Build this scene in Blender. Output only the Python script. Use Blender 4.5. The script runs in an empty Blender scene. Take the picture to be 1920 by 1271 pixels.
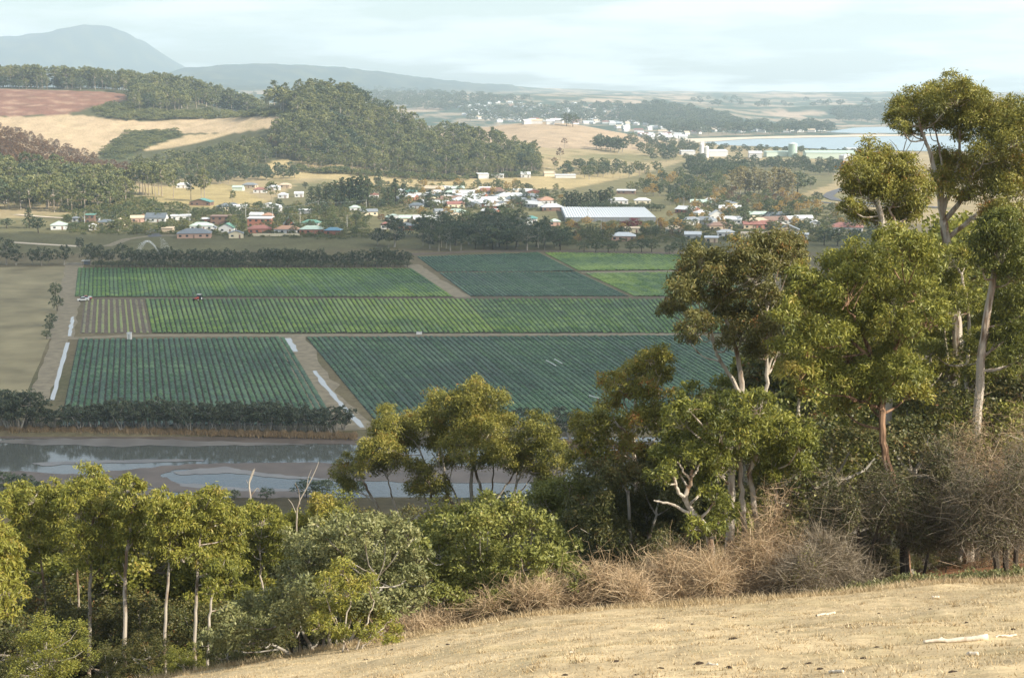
import bpy, math, random
import numpy as np
from mathutils import Vector

random.seed(11)
rng = np.random.default_rng(11)
SC = bpy.context.scene
COL = SC.collection

# ------------------------------------------------------------------ camera
F = 2640.0                       # focal length in photo pixels (1920 wide)
TILT = math.atan((635.5 - 172.0) / F)
CAM_H = 87.0
cam_data = bpy.data.cameras.new("camera")
cam_data.sensor_width = 36.0
cam_data.lens = 36.0 * F / 1920.0
cam_data.clip_start = 0.5
cam_data.clip_end = 60000.0
cam = bpy.data.objects.new("camera", cam_data)
COL.objects.link(cam)
cam.location = (0, 0, CAM_H)
cam.rotation_euler = (math.radians(90) - TILT, 0, 0)
SC.camera = cam

# ------------------------------------------------------------------ light
SUN_DIR = Vector((0.76, -0.42, 0.60)).normalized()     # towards the sun
SUN_EL = math.asin(SUN_DIR.z)
SUN_AZ = math.atan2(SUN_DIR.x, SUN_DIR.y)
w = bpy.data.worlds.new("World")
SC.world = w
w.use_nodes = True
nt = w.node_tree
nt.nodes.clear()
def N(t, typ, **kw):
    n = t.nodes.new(typ)
    for k, v in kw.items():
        setattr(n, k, v)
    return n
sky = N(nt, 'ShaderNodeTexSky', sky_type='NISHITA', sun_disc=False)
sky.sun_elevation = SUN_EL
sky.sun_rotation = SUN_AZ
sky.air_density = 1.0
sky.dust_density = 1.5
sky.ozone_density = 1.0
tc = N(nt, 'ShaderNodeTexCoord')
sep = N(nt, 'ShaderNodeSeparateXYZ')
nt.links.new(tc.outputs['Generated'], sep.inputs[0])
mz = N(nt, 'ShaderNodeMath', operation='MAXIMUM'); mz.inputs[1].default_value = 0.0
nt.links.new(sep.outputs[2], mz.inputs[0])
az_ = N(nt, 'ShaderNodeMath', operation='ADD'); az_.inputs[1].default_value = 0.10
nt.links.new(mz.outputs[0], az_.inputs[0])
dx = N(nt, 'ShaderNodeMath', operation='DIVIDE'); dy = N(nt, 'ShaderNodeMath', operation='DIVIDE')
nt.links.new(sep.outputs[0], dx.inputs[0]); nt.links.new(az_.outputs[0], dx.inputs[1])
nt.links.new(sep.outputs[1], dy.inputs[0]); nt.links.new(az_.outputs[0], dy.inputs[1])
cmb = N(nt, 'ShaderNodeCombineXYZ')
nt.links.new(dx.outputs[0], cmb.inputs[0]); nt.links.new(dy.outputs[0], cmb.inputs[1])
cn = N(nt, 'ShaderNodeTexNoise'); cn.inputs['Scale'].default_value = 0.9
cn.inputs['Detail'].default_value = 7.0; cn.inputs['Roughness'].default_value = 0.55
nt.links.new(cmb.outputs[0], cn.inputs['Vector'])
cr = N(nt, 'ShaderNodeValToRGB')
cr.color_ramp.elements[0].position = 0.43; cr.color_ramp.elements[0].color = (0.0, 0.0, 0.0, 1)
cr.color_ramp.elements[1].position = 0.58; cr.color_ramp.elements[1].color = (0.85, 0.85, 0.85, 1)
nt.links.new(cn.outputs[0], cr.inputs[0])
cmix = N(nt, 'ShaderNodeMixRGB'); cmix.inputs[2].default_value = (6.6, 6.8, 6.7, 1)
nt.links.new(cr.outputs[0], cmix.inputs[0]); nt.links.new(sky.outputs[0], cmix.inputs[1])
bg = N(nt, 'ShaderNodeBackground'); bg.inputs[1].default_value = 0.11
nt.links.new(cmix.outputs[0], bg.inputs[0])
wo = N(nt, 'ShaderNodeOutputWorld')
nt.links.new(bg.outputs[0], wo.inputs[0])

sun_data = bpy.data.lights.new("sun", 'SUN')
sun_data.energy = 5.0
sun_data.angle = math.radians(0.6)
sun_data.color = (1.0, 0.92, 0.78)
sun = bpy.data.objects.new("sun", sun_data)
COL.objects.link(sun)
sun.rotation_euler = SUN_DIR.to_track_quat('Z', 'Y').to_euler()
sun.location = (60, -40, 140)

vs = SC.view_settings
vs.view_transform = 'Standard'
vs.look = 'None'
vs.exposure = 0.84
vs.gamma = 1.0
vs.use_curve_mapping = False
SC.cycles.use_denoising = True
SC.cycles.max_bounces = 5
SC.cycles.diffuse_bounces = 3
SC.cycles.glossy_bounces = 2
SC.cycles.transmission_bounces = 3
SC.cycles.volume_bounces = 1
SC.cycles.transparent_max_bounces = 4
SC.cycles.caustics_reflective = False
SC.cycles.caustics_refractive = False

# ------------------------------------------------------------------ helpers
def tag(o, label, cat=None, group=None, kind=None):
    o["label"] = label
    if cat: o["category"] = cat
    if group: o["group"] = group
    if kind: o["kind"] = kind
    return o

def ray(px, py):
    xc = (px - 960.0) / F; yc = (635.5 - py) / F
    return np.array([xc, math.cos(TILT) + yc * math.sin(TILT), -math.sin(TILT) + yc * math.cos(TILT)])

def at_depth(px, py, D):
    d = ray(px, py)
    return np.array([0, 0, CAM_H]) + d * (D / d[1])

def at_z(px, py, z=0.0):
    d = ray(px, py)
    return np.array([0, 0, CAM_H]) + d * ((CAM_H - z) / -d[2])

def project(p):
    x, y, z = p[0], p[1], p[2] - CAM_H
    fwd = y * math.cos(TILT) - z * math.sin(TILT)
    up = y * math.sin(TILT) + z * math.cos(TILT)
    return 960 + F * x / fwd, 635.5 - F * up / fwd

def sstep(a, b, x):
    t = np.clip((x - a) / (b - a), 0, 1)
    return t * t * (3 - 2 * t)

_ph = np.random.default_rng(5)
_W = [(_ph.uniform(0, 2 * math.pi), _ph.uniform(0, 2 * math.pi), _ph.uniform(0.75, 1.3)) for _ in range(48)]
def wob(x, y, scale, octv=4, off=0):
    """smooth pseudo noise about -1..1 with features of size `scale` metres"""
    v = 0; a = 1.0; tot = 0
    for o in range(octv):
        for k in range(3):
            th, p, f = _W[(o * 3 + k + off * 7) % 48]
            kx = math.cos(th) * f * 6.283 / scale; ky = math.sin(th) * f * 6.283 / scale
            v = v + a * np.sin(kx * x + ky * y + p + 1.7 * np.sin((ky * x - kx * y) * 0.6 + p * 2)) / 3
        tot += a; a *= 0.55; scale /= 2.1
    return v / tot * 1.5

# ------------------------------------------------------------------ terrain
_U = np.array([-0.45, -0.237, 0.016, 0.38, 0.6])
_SL = np.array([0.43, 0.392, 0.3478, 0.3202, 0.312])            # paddock fall per metre
_Y = np.array([46.0, 60, 80, 120, 180, 240, 300, 345])
_DR = np.array([[21.4, 29, 37.5, 52, 68, 80, 87, 87],
                [19.8, 27.5, 36, 50.5, 67, 80, 87, 87],
                [17.7, 23.5, 31, 46, 64, 78, 87, 87],
                [16.3, 20.6, 26.8, 39, 56, 71, 83, 87],
                [16.0, 20, 26, 38, 55, 70, 82, 87]])
def hill_drop(x, y):
    az = np.arctan2(x, y); r = np.hypot(x, y)
    azc = np.clip(az, -0.55, 0.55)
    u = np.tan(azc); yy = r * np.cos(azc)
    ui = np.clip(np.interp(u, _U, np.arange(5)), 0, 3.9999)
    i0 = ui.astype(int); fu = ui - i0
    sl = np.interp(u, _U, _SL)
    near = 1.7 + sl * yy
    yi = np.clip(np.interp(yy, _Y, np.arange(8)), 0, 6.9999)
    j0 = yi.astype(int); fy = yi - j0
    fr = (_DR[i0, j0] * (1 - fy) + _DR[i0, j0 + 1] * fy) * (1 - fu) + (_DR[i0 + 1, j0] * (1 - fy) + _DR[i0 + 1, j0 + 1] * fy) * fu
    return np.where(yy < 46, near, np.maximum(fr, near * 0 + 1.7 + sl * 46)), yy

_G = [  # cx, cy, sx, sy, h
    (-232, 1765, 80, 135, 68), (-110, 1690, 100, 100, 15), (-20, 1640, 70, 75, 11),      # wooded hill
    (-560, 1300, 90, 112, 74),                                                               # left hill
    (88, 2240, 95, 230, 27), (-70, 2180, 115, 220, 22),                                      # bare round hill
    (60, 5200, 600, 600, 52), (-700, 6500, 800, 900, 40), (480, 4300, 150, 260, 34), (1150, 4700, 170, 260, 30),
    (900, 6500, 700, 600, 22), (2300, 7200, 900, 700, 25),
    (-3400, 12000, 330, 900, 255), (-4350, 12200, 980, 1200, 395), (-1450, 9000, 560, 900, 125), (-700, 9200, 800, 900, 60),
]
def hz(x, y):
    x = np.asarray(x, float); y = np.asarray(y, float)
    drop, yy = hill_drop(x, y)
    z = np.clip(CAM_H - drop, 0, None)
    r = np.hypot(x, y)
    near = sstep(3, 12, r) * (1 - sstep(250, 330, r))
    z = z + near * (0.10 * wob(x, y, 9, 3) + 0.04 * wob(x, y, 2.3, 2, 2)) * np.where(yy < 60, 1, 3)
    b = 0
    for cx, cy, sx, sy, h in _G:
        b = b + h * np.exp(-0.5 * (((x - cx) / sx) ** 2 + ((y - cy) / sy) ** 2))
    xs = x / np.maximum(y, 1)
    ridge = 92 * sstep(1480, 2010, y) * (1 - 0.4 * sstep(2050, 2900, y)) * (1 - sstep(-0.235, -0.075, xs))
    ridge = ridge * (1 - 0.35 * sstep(-0.30, -0.15, xs))
    b = b + ridge
    b = b + 78 * sstep(3900, 9800, r) + sstep(1150, 2200, r) * (1 - sstep(2000, 2200, r) * sstep(0.09, 0.13, xs) * (1 - sstep(3700, 4300, r))) * (3.0 * wob(x, y, 420, 3, 1)) \
        + 10 * sstep(4300, 6500, r) * wob(x, y, 1500, 4, 3) + sstep(7500, 8500, r) * (x < 0) * (7 * wob(x, y, 210, 3, 2) + 16 * wob(x, y, 900, 3, 5))
    # river channel
    ch = sstep(293, 298, y) * (1 - sstep(350, 356, y)) * (z < 1)
    return z + b - 1.3 * ch

_T = np.geomspace(6, 15000, 420)
def ground_at(px, py):
    d = ray(px, py)
    t = _T / d[1]
    P = d[None, :] * t[:, None]; P[:, 2] += CAM_H
    below = P[:, 2] < hz(P[:, 0], P[:, 1])
    if not below.any():
        return None
    i = int(np.argmax(below))
    a, b = t[max(i - 1, 0)], t[i]
    for _ in range(2):
        s = np.linspace(a, b, 26); Q = d[None, :] * s[:, None]; Q[:, 2] += CAM_H
        k = max(int(np.argmax(Q[:, 2] < hz(Q[:, 0], Q[:, 1]))), 1) if _ == 0 or b - a > 1e-6 else 1
        a, b = s[k - 1], s[k]
    p = d * b; p[2] += CAM_H
    return p

def np_mesh(name, V, Fs, mats=(), matidx=None, attrs=None, smooth=False):
    """Fs: list of (n,k) index arrays"""
    me = bpy.data.meshes.new(name)
    V = np.asarray(V, np.float32)
    Fs = [np.asarray(f, np.int32) for f in Fs if len(f)]
    me.vertices.add(len(V)); me.vertices.foreach_set('co', V.ravel())
    loops = np.concatenate([f.ravel() for f in Fs])
    tot = np.concatenate([np.full(len(f), f.shape[1], np.int32) for f in Fs])
    start = np.concatenate([[0], np.cumsum(tot)[:-1]]).astype(np.int32)
    me.loops.add(len(loops)); me.loops.foreach_set('vertex_index', loops)
    me.polygons.add(len(tot)); me.polygons.foreach_set('loop_start', start)
    try: me.polygons.foreach_set('loop_total', tot)
    except Exception: pass
    if matidx is not None:
        me.polygons.foreach_set('material_index', np.asarray(matidx, np.int32))
    me.polygons.foreach_set('use_smooth', np.full(len(tot), bool(smooth)))
    for m in mats: me.materials.append(m)
    if attrs:
        for k, a in attrs.items():
            a = np.asarray(a, np.float32)
            if a.ndim == 1:
                at = me.attributes.new(k, 'FLOAT', 'POINT'); at.data.foreach_set('value', a)
            else:
                at = me.attributes.new(k, 'FLOAT_COLOR', 'POINT')
                at.data.foreach_set('color', np.concatenate([a, np.ones((len(a), 1), np.float32)], 1).ravel())
    me.update(); me.validate()
    return me

def link(name, me, parent=None, loc=None):
    o = bpy.data.objects.new(name, me)
    COL.objects.link(o)
    if parent is not None: o.parent = parent
    if loc is not None: o.location = loc
    return o

def empty(name, loc, rz=0.0):
    o = bpy.data.objects.new(name, None)
    o.empty_display_size = 0.5
    COL.objects.link(o); o.location = loc; o.rotation_euler = (0, 0, rz)
    return o

class MB:
    """collects polygons for one small mesh"""
    def __init__(s): s.v = []; s.f = []
    def box(s, x0, x1, y0, y1, z0, z1):
        b = len(s.v)
        s.v += [(x0, y0, z0), (x1, y0, z0), (x1, y1, z0), (x0, y1, z0), (x0, y0, z1), (x1, y0, z1), (x1, y1, z1), (x0, y1, z1)]
        s.f += [tuple(b + i for i in q) for q in ((0, 3, 2, 1), (4, 5, 6, 7), (0, 1, 5, 4), (1, 2, 6, 5), (2, 3, 7, 6), (3, 0, 4, 7))]
        return s
    def poly(s, pts):
        b = len(s.v); s.v += [tuple(p) for p in pts]; s.f.append(tuple(range(b, b + len(pts)))); return s
    def prism(s, prof, y0, y1):
        """profile in x,z extruded along y"""
        n = len(prof); b = len(s.v)
        s.v += [(x, y0, z) for x, z in prof] + [(x, y1, z) for x, z in prof]
        s.f.append(tuple(range(b, b + n))); s.f.append(tuple(range(b + 2 * n - 1, b + n - 1, -1)))
        for i in range(n):
            j = (i + 1) % n
            s.f.append((b + j, b + i, b + n + i, b + n + j))
        return s
    def cyl(s, p0, p1, r0, r1, n=10):
        p0 = Vector(p0); p1 = Vector(p1); d = (p1 - p0).normalized()
        a = d.orthogonal().normalized(); c = d.cross(a); b = len(s.v)
        for p, r in ((p0, r0), (p1, r1)):
            for i in range(n):
                t = 2 * math.pi * i / n
                s.v.append(tuple(p + (a * math.cos(t) + c * math.sin(t)) * r))
        for i in range(n):
            j = (i + 1) % n
            s.f.append((b + i, b + j, b + n + j, b + n + i))
        s.f.append(tuple(range(b + n - 1, b - 1, -1))); s.f.append(tuple(range(b + n, b + 2 * n)))
        return s
    def build(s, name, mat, parent=None):
        me = bpy.data.meshes.new(name); me.from_pydata(s.v, [], s.f)
        me.materials.append(mat); me.update()
        return link(name, me, parent)

# ------------------------------------------------------------------ materials
MAT = {}
def new_mat(name):
    m = bpy.data.materials.new(name); m.use_nodes = True
    m.node_tree.nodes.clear(); MAT[name] = m
    return m, m.node_tree
def flat(name, col, rough=0.8, var=0.12, scale=0.8, spec=0.2, metal=0.0, bump=0.0):
    m, t = new_mat(name)
    o = N(t, 'ShaderNodeOutputMaterial'); p = N(t, 'ShaderNodeBsdfPrincipled')
    tcn = N(t, 'ShaderNodeTexCoord'); no = N(t, 'ShaderNodeTexNoise')
    no.inputs['Scale'].default_value = scale; no.inputs['Detail'].default_value = 6
    t.links.new(tcn.outputs['Object'], no.inputs['Vector'])
    mr = N(t, 'ShaderNodeMapRange'); mr.inputs[1].default_value = 0.3; mr.inputs[2].default_value = 0.7
    mr.inputs[3].default_value = 1 - var; mr.inputs[4].default_value = 1 + var
    t.links.new(no.outputs[0], mr.inputs[0])
    mx = N(t, 'ShaderNodeMixRGB', blend_type='MULTIPLY'); mx.inputs[0].default_value = 1
    mx.inputs[1].default_value = (*col, 1); t.links.new(mr.outputs[0], mx.inputs[2])
    t.links.new(mx.outputs[0], p.inputs['Base Color'])
    p.inputs['Roughness'].default_value = rough; p.inputs['Metallic'].default_value = metal
    p.inputs['Specular IOR Level'].default_value = spec
    if bump:
        bu = N(t, 'ShaderNodeBump'); bu.inputs['Strength'].default_value = bump; bu.inputs['Distance'].default_value = 0.1
        t.links.new(no.outputs[0], bu.inputs['Height']); t.links.new(bu.outputs[0], p.inputs['Normal'])
    t.links.new(p.outputs[0], o.inputs[0])
    return m

def leaf_mat(name, stops, transl=0.28, objvar=0.0, rough=0.5, spec=0.35, patch=None):
    """colour from the leaf attribute 'tint', optional variation per object"""
    m, t = new_mat(name)
    o = N(t, 'ShaderNodeOutputMaterial'); p = N(t, 'ShaderNodeBsdfPrincipled')
    at = N(t, 'ShaderNodeAttribute', attribute_name='tint')
    src = at.outputs['Fac']
    if objvar:
        oi = N(t, 'ShaderNodeObjectInfo')
        mr = N(t, 'ShaderNodeMapRange'); mr.inputs[3].default_value = -objvar; mr.inputs[4].default_value = objvar
        t.links.new(oi.outputs['Random'], mr.inputs[0])
        ad = N(t, 'ShaderNodeMath', operation='ADD'); t.links.new(src, ad.inputs[0]); t.links.new(mr.outputs[0], ad.inputs[1])
        src = ad.outputs[0]
    if patch:
        ge = N(t, 'ShaderNodeNewGeometry')
        for sc, am in patch:
            no = N(t, 'ShaderNodeTexNoise'); no.inputs['Scale'].default_value = sc; no.inputs['Detail'].default_value = 3
            t.links.new(ge.outputs['Position'], no.inputs['Vector'])
            mr = N(t, 'ShaderNodeMapRange'); mr.inputs[1].default_value = 0.35; mr.inputs[2].default_value = 0.65; mr.inputs[3].default_value = -am; mr.inputs[4].default_value = am
            t.links.new(no.outputs[0], mr.inputs[0])
            ad = N(t, 'ShaderNodeMath', operation='ADD'); t.links.new(src, ad.inputs[0]); t.links.new(mr.outputs[0], ad.inputs[1]); src = ad.outputs[0]
    r = N(t, 'ShaderNodeValToRGB')
    els = r.color_ramp.elements
    els[0].position = stops[0][0]; els[0].color = (*stops[0][1], 1)
    els[1].position = stops[-1][0]; els[1].color = (*stops[-1][1], 1)
    for pos, c in stops[1:-1]:
        e = els.new(pos); e.color = (*c, 1)
    t.links.new(src, r.inputs[0])
    t.links.new(r.outputs[0], p.inputs['Base Color'])
    p.inputs['Roughness'].default_value = rough; p.inputs['Specular IOR Level'].default_value = spec
    tr = N(t, 'ShaderNodeBsdfTranslucent'); t.links.new(r.outputs[0], tr.inputs[0])
    mx = N(t, 'ShaderNodeMixShader'); mx.inputs[0].default_value = transl
    t.links.new(p.outputs[0], mx.inputs[1]); t.links.new(tr.outputs[0], mx.inputs[2])
    t.links.new(mx.outputs[0], o.inputs[0])
    return m

def bark_mat(name, light, dark, scale=3.0, thresh=0.5):
    m, t = new_mat(name)
    o = N(t, 'ShaderNodeOutputMaterial'); p = N(t, 'ShaderNodeBsdfPrincipled')
    tcn = N(t, 'ShaderNodeTexCoord'); mp = N(t, 'ShaderNodeMapping'); mp.inputs['Scale'].default_value = (1, 1, 0.22)
    t.links.new(tcn.outputs['Object'], mp.inputs[0])
    no = N(t, 'ShaderNodeTexNoise'); no.inputs['Scale'].default_value = scale; no.inputs['Detail'].default_value = 5
    t.links.new(mp.outputs[0], no.inputs['Vector'])
    r = N(t, 'ShaderNodeValToRGB')
    r.color_ramp.elements[0].position = thresh - 0.07; r.color_ramp.elements[0].color = (*dark, 1)
    r.color_ramp.elements[1].position = thresh + 0.07; r.color_ramp.elements[1].color = (*light, 1)
    t.links.new(no.outputs[0], r.inputs[0]); t.links.new(r.outputs[0], p.inputs['Base Color'])
    p.inputs['Roughness'].default_value = 0.85; p.inputs['Specular IOR Level'].default_value = 0.2
    bu = N(t, 'ShaderNodeBump'); bu.inputs['Strength'].default_value = 0.5; bu.inputs['Distance'].default_value = 0.05
    t.links.new(no.outputs[0], bu.inputs['Height']); t.links.new(bu.outputs[0], p.inputs['Normal'])
    t.links.new(p.outputs[0], o.inputs[0])
    return m

def water_mat(name, col, rough, bscale, bstr):
    m, t = new_mat(name)
    o = N(t, 'ShaderNodeOutputMaterial'); p = N(t, 'ShaderNodeBsdfPrincipled')
    p.inputs['Base Color'].default_value = (*col, 1); p.inputs['Roughness'].default_value = rough
    p.inputs['IOR'].default_value = 1.33; p.inputs['Specular IOR Level'].default_value = 0.6
    tcn = N(t, 'ShaderNodeTexCoord'); mp = N(t, 'ShaderNodeMapping'); mp.inputs['Scale'].default_value = (0.35, 1, 1)
    t.links.new(tcn.outputs['Object'], mp.inputs[0])
    no = N(t, 'ShaderNodeTexNoise'); no.inputs['Scale'].default_value = bscale; no.inputs['Detail'].default_value = 4
    t.links.new(mp.outputs[0], no.inputs['Vector'])
    bu = N(t, 'ShaderNodeBump'); bu.inputs['Strength'].default_value = bstr; bu.inputs['Distance'].default_value = 0.05
    t.links.new(no.outputs[0], bu.inputs['Height']); t.links.new(bu.outputs[0], p.inputs['Normal'])
    t.links.new(p.outputs[0], o.inputs[0])
    return m

def cover_mat():
    m, t = new_mat('ground_cover')
    o = N(t, 'ShaderNodeOutputMaterial'); p = N(t, 'ShaderNodeBsdfPrincipled')
    at = N(t, 'ShaderNodeAttribute', attribute_name='cover')
    tcn = N(t, 'ShaderNodeTexCoord')
    prev = at.outputs['Color']
    nz = None
    for sc, lo, hi in ((0.045, 0.84, 1.16), (0.5, 0.80, 1.20), (4.0, 0.86, 1.14), (24.0, 0.86, 1.14)):
        no = N(t, 'ShaderNodeTexNoise'); no.inputs['Scale'].default_value = sc; no.inputs['Detail'].default_value = 5
        t.links.new(tcn.outputs['Object'], no.inputs['Vector'])
        mr = N(t, 'ShaderNodeMapRange'); mr.inputs[1].default_value = 0.32; mr.inputs[2].default_value = 0.68
        mr.inputs[3].default_value = lo; mr.inputs[4].default_value = hi
        t.links.new(no.outputs[0], mr.inputs[0])
        mx = N(t, 'ShaderNodeMixRGB', blend_type='MULTIPLY'); mx.inputs[0].default_value = 1
        t.links.new(prev, mx.inputs[1]); t.links.new(mr.outputs[0], mx.inputs[2]); prev = mx.outputs[0]
        nz = no
    t.links.new(prev, p.inputs['Base Color'])
    p.inputs['Roughness'].default_value = 0.95; p.inputs['Specular IOR Level'].default_value = 0.05
    bu = N(t, 'ShaderNodeBump'); bu.inputs['Strength'].default_value = 0.22; bu.inputs['Distance'].default_value = 0.05
    t.links.new(nz.outputs[0], bu.inputs['Height']); t.links.new(bu.outputs[0], p.inputs['Normal'])
    t.links.new(p.outputs[0], o.inputs[0])
    return m
cover_mat()
GUM = [(0.0, (0.050, 0.066, 0.018)), (0.35, (0.135, 0.138, 0.028)), (0.65, (0.285, 0.265, 0.052)), (0.86, (0.36, 0.30, 0.07)), (1.0, (0.36, 0.16, 0.045))]
leaf_mat('gum_leaf', GUM)
leaf_mat('gum_leaf_green', [(0, (0.045, 0.060, 0.014)), (0.4, (0.140, 0.152, 0.027)), (0.75, (0.295, 0.285, 0.050)), (1, (0.38, 0.30, 0.07))])
leaf_mat('gum_leaf_olive', [(0, (0.050, 0.055, 0.022)), (0.4, (0.135, 0.135, 0.042)), (0.75, (0.235, 0.205, 0.062)), (1, (0.32, 0.15, 0.05))])
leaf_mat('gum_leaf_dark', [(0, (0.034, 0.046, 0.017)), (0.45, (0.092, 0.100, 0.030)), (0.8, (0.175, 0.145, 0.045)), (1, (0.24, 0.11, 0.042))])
leaf_mat('wattle_leaf', [(0, (0.055, 0.070, 0.020)), (0.4, (0.17, 0.185, 0.042)), (0.8, (0.31, 0.30, 0.078)), (1, (0.38, 0.32, 0.11))])
leaf_mat('grey_leaf', [(0, (0.07, 0.085, 0.034)), (0.4, (0.19, 0.20, 0.078)), (0.8, (0.34, 0.325, 0.14)), (1, (0.42, 0.37, 0.18))])
leaf_mat('thorn_leaf', [(0, (0.032, 0.030, 0.012)), (0.5, (0.095, 0.082, 0.032)), (1, (0.22, 0.17, 0.08))], 0.2)
leaf_mat('hawthorn_leaf', [(0, (0.030, 0.035, 0.012)), (0.5, (0.095, 0.096, 0.032)), (1, (0.21, 0.185, 0.07))], 0.2)
leaf_mat('far_gum_leaf', [(0, (0.060, 0.078, 0.030)), (0.5, (0.150, 0.165, 0.060)), (1, (0.28, 0.265, 0.10))], 0.25, 0.26)
leaf_mat('far_dark_leaf', [(0, (0.028, 0.048, 0.026)), (0.5, (0.070, 0.098, 0.046)), (1, (0.14, 0.155, 0.065))], 0.2, 0.24)
leaf_mat('far_garden_leaf', [(0, (0.038, 0.058, 0.022)), (0.45, (0.098, 0.122, 0.040)), (0.8, (0.18, 0.185, 0.062)), (1, (0.26, 0.18, 0.075))], 0.2, 0.28)
leaf_mat('bank_leaf', [(0, (0.022, 0.033, 0.019)), (0.5, (0.060, 0.078, 0.042)), (1, (0.13, 0.14, 0.078))], 0.15, 0.15)
leaf_mat('gold_leaf', [(0, (0.22, 0.13, 0.03)), (1, (0.48, 0.33, 0.09))], 0.2, 0.15)
leaf_mat('crimson_leaf', [(0, (0.08, 0.015, 0.02)), (1, (0.22, 0.04, 0.05))], 0.2)
leaf_mat('rust_leaf', [(0, (0.075, 0.045, 0.025)), (0.5, (0.16, 0.085, 0.042)), (1, (0.22, 0.14, 0.07))], 0.15, 0.2)
leaf_mat('poplar_leaf', [(0, (0.17, 0.15, 0.06)), (1, (0.36, 0.29, 0.13))], 0.2, 0.2)
bark_mat('bark_pale', (0.44, 0.385, 0.315), (0.19, 0.125, 0.08), 3.0, 0.45)
bark_mat('bark_brown', (0.34, 0.21, 0.13), (0.09, 0.05, 0.03), 5.0, 0.5)
bark_mat('bark_dark', (0.10, 0.08, 0.06), (0.04, 0.03, 0.025), 4.0, 0.5)
bark_mat('bark_grey', (0.36, 0.33, 0.28), (0.16, 0.13, 0.10), 2.0, 0.45)
leaf_mat('twig_tan', [(0, (0.15, 0.10, 0.06)), (0.5, (0.36, 0.245, 0.14)), (1, (0.54, 0.41, 0.25))], 0.0)
leaf_mat('twig_grey', [(0, (0.06, 0.047, 0.030)), (0.5, (0.16, 0.125, 0.080)), (1, (0.34, 0.28, 0.20))], 0.0)
leaf_mat('dry_grass', [(0, (0.29, 0.21, 0.115)), (0.5, (0.45, 0.345, 0.195)), (1, (0.58, 0.475, 0.30))], 0.2)
leaf_mat('reed_blade', [(0, (0.14, 0.095, 0.05)), (0.5, (0.26, 0.18, 0.095)), (1, (0.36, 0.26, 0.14))], 0.1)
water_mat('river_water', (0.088, 0.094, 0.082), 0.06, 1.3, 0.2)
water_mat('bay_water', (0.27, 0.34, 0.37), 0.3, 0.2, 0.3)
water_mat('ditch_water', (0.36, 0.36, 0.345), 0.2, 1.5, 0.1)  # pale grey base stands in for bright sky reflected in the water
flat('mud', (0.115, 0.090, 0.072), 0.6, 0.25, 0.15, 0.4, bump=0.1)
flat('mud_pale', (0.17, 0.155, 0.14), 0.35, 0.25, 0.12, 0.5, bump=0.1)
flat('dirt', (0.225, 0.19, 0.13), 0.95, 0.25, 0.35, bump=0.2)
flat('dirt_dark', (0.13, 0.10, 0.078), 0.95, 0.25, 0.3, bump=0.2)
flat('soil', (0.055, 0.043, 0.034), 0.95, 0.3, 0.5, bump=0.3)
flat('asphalt', (0.11, 0.11, 0.115), 0.85, 0.15, 0.4)
flat('sand', (0.55, 0.46, 0.35), 0.9, 0.1, 0.02)
flat('bark_litter', (0.22, 0.10, 0.05), 0.95, 0.4, 2.0, bump=0.4)
flat('paddock_dry', (0.235, 0.20, 0.115), 0.95, 0.3, 0.06, bump=0.2)
# ------------------------------------------------------------------ ground sheet
def inpoly(px, py, poly):
    x = np.asarray(px); y = np.asarray(py); c = np.zeros(x.shape, bool)
    n = len(poly)
    for i in range(n):
        x0, y0 = poly[i]; x1, y1 = poly[(i + 1) % n]
        if y0 == y1: continue
        cond = ((y0 > y) != (y1 > y)) & (x < (x1 - x0) * (y - y0) / (y1 - y0) + x0)
        c ^= cond
    return c

P_RED = [(-60, 165), (195, 172), (238, 178), (240, 188), (195, 195), (130, 213), (30, 219), (-60, 217)]
P_TAN = [(-20, 219), (30, 220), (130, 215), (200, 222), (260, 227), (400, 223), (530, 217), (535, 236), (440, 250), (330, 250), (240, 247), (190, 290), (150, 300), (60, 300), (-20, 260)]
P_TAN2 = [(258, 284), (350, 254), (430, 249), (400, 262), (330, 278)]
P_GORSE = [(185, 292), (240, 247), (330, 245), (342, 254), (270, 279), (225, 302)]
P_LOW = [(468, 322), (520, 299), (620, 308), (720, 322), (830, 337), (1000, 331), (1290, 322), (1290, 352), (1000, 354), (830, 352), (700, 347), (600, 334), (500, 338)]
P_HOME = [(270, 352), (420, 345), (500, 376), (470, 392), (330, 386), (270, 372)]
P_H1 = [(520, 300), (505, 275), (545, 235), (560, 200), (600, 180), (680, 198), (760, 226), (860, 240), (960, 276), (1020, 300), (1010, 326), (900, 324), (830, 333), (760, 322), (640, 308)]

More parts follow.
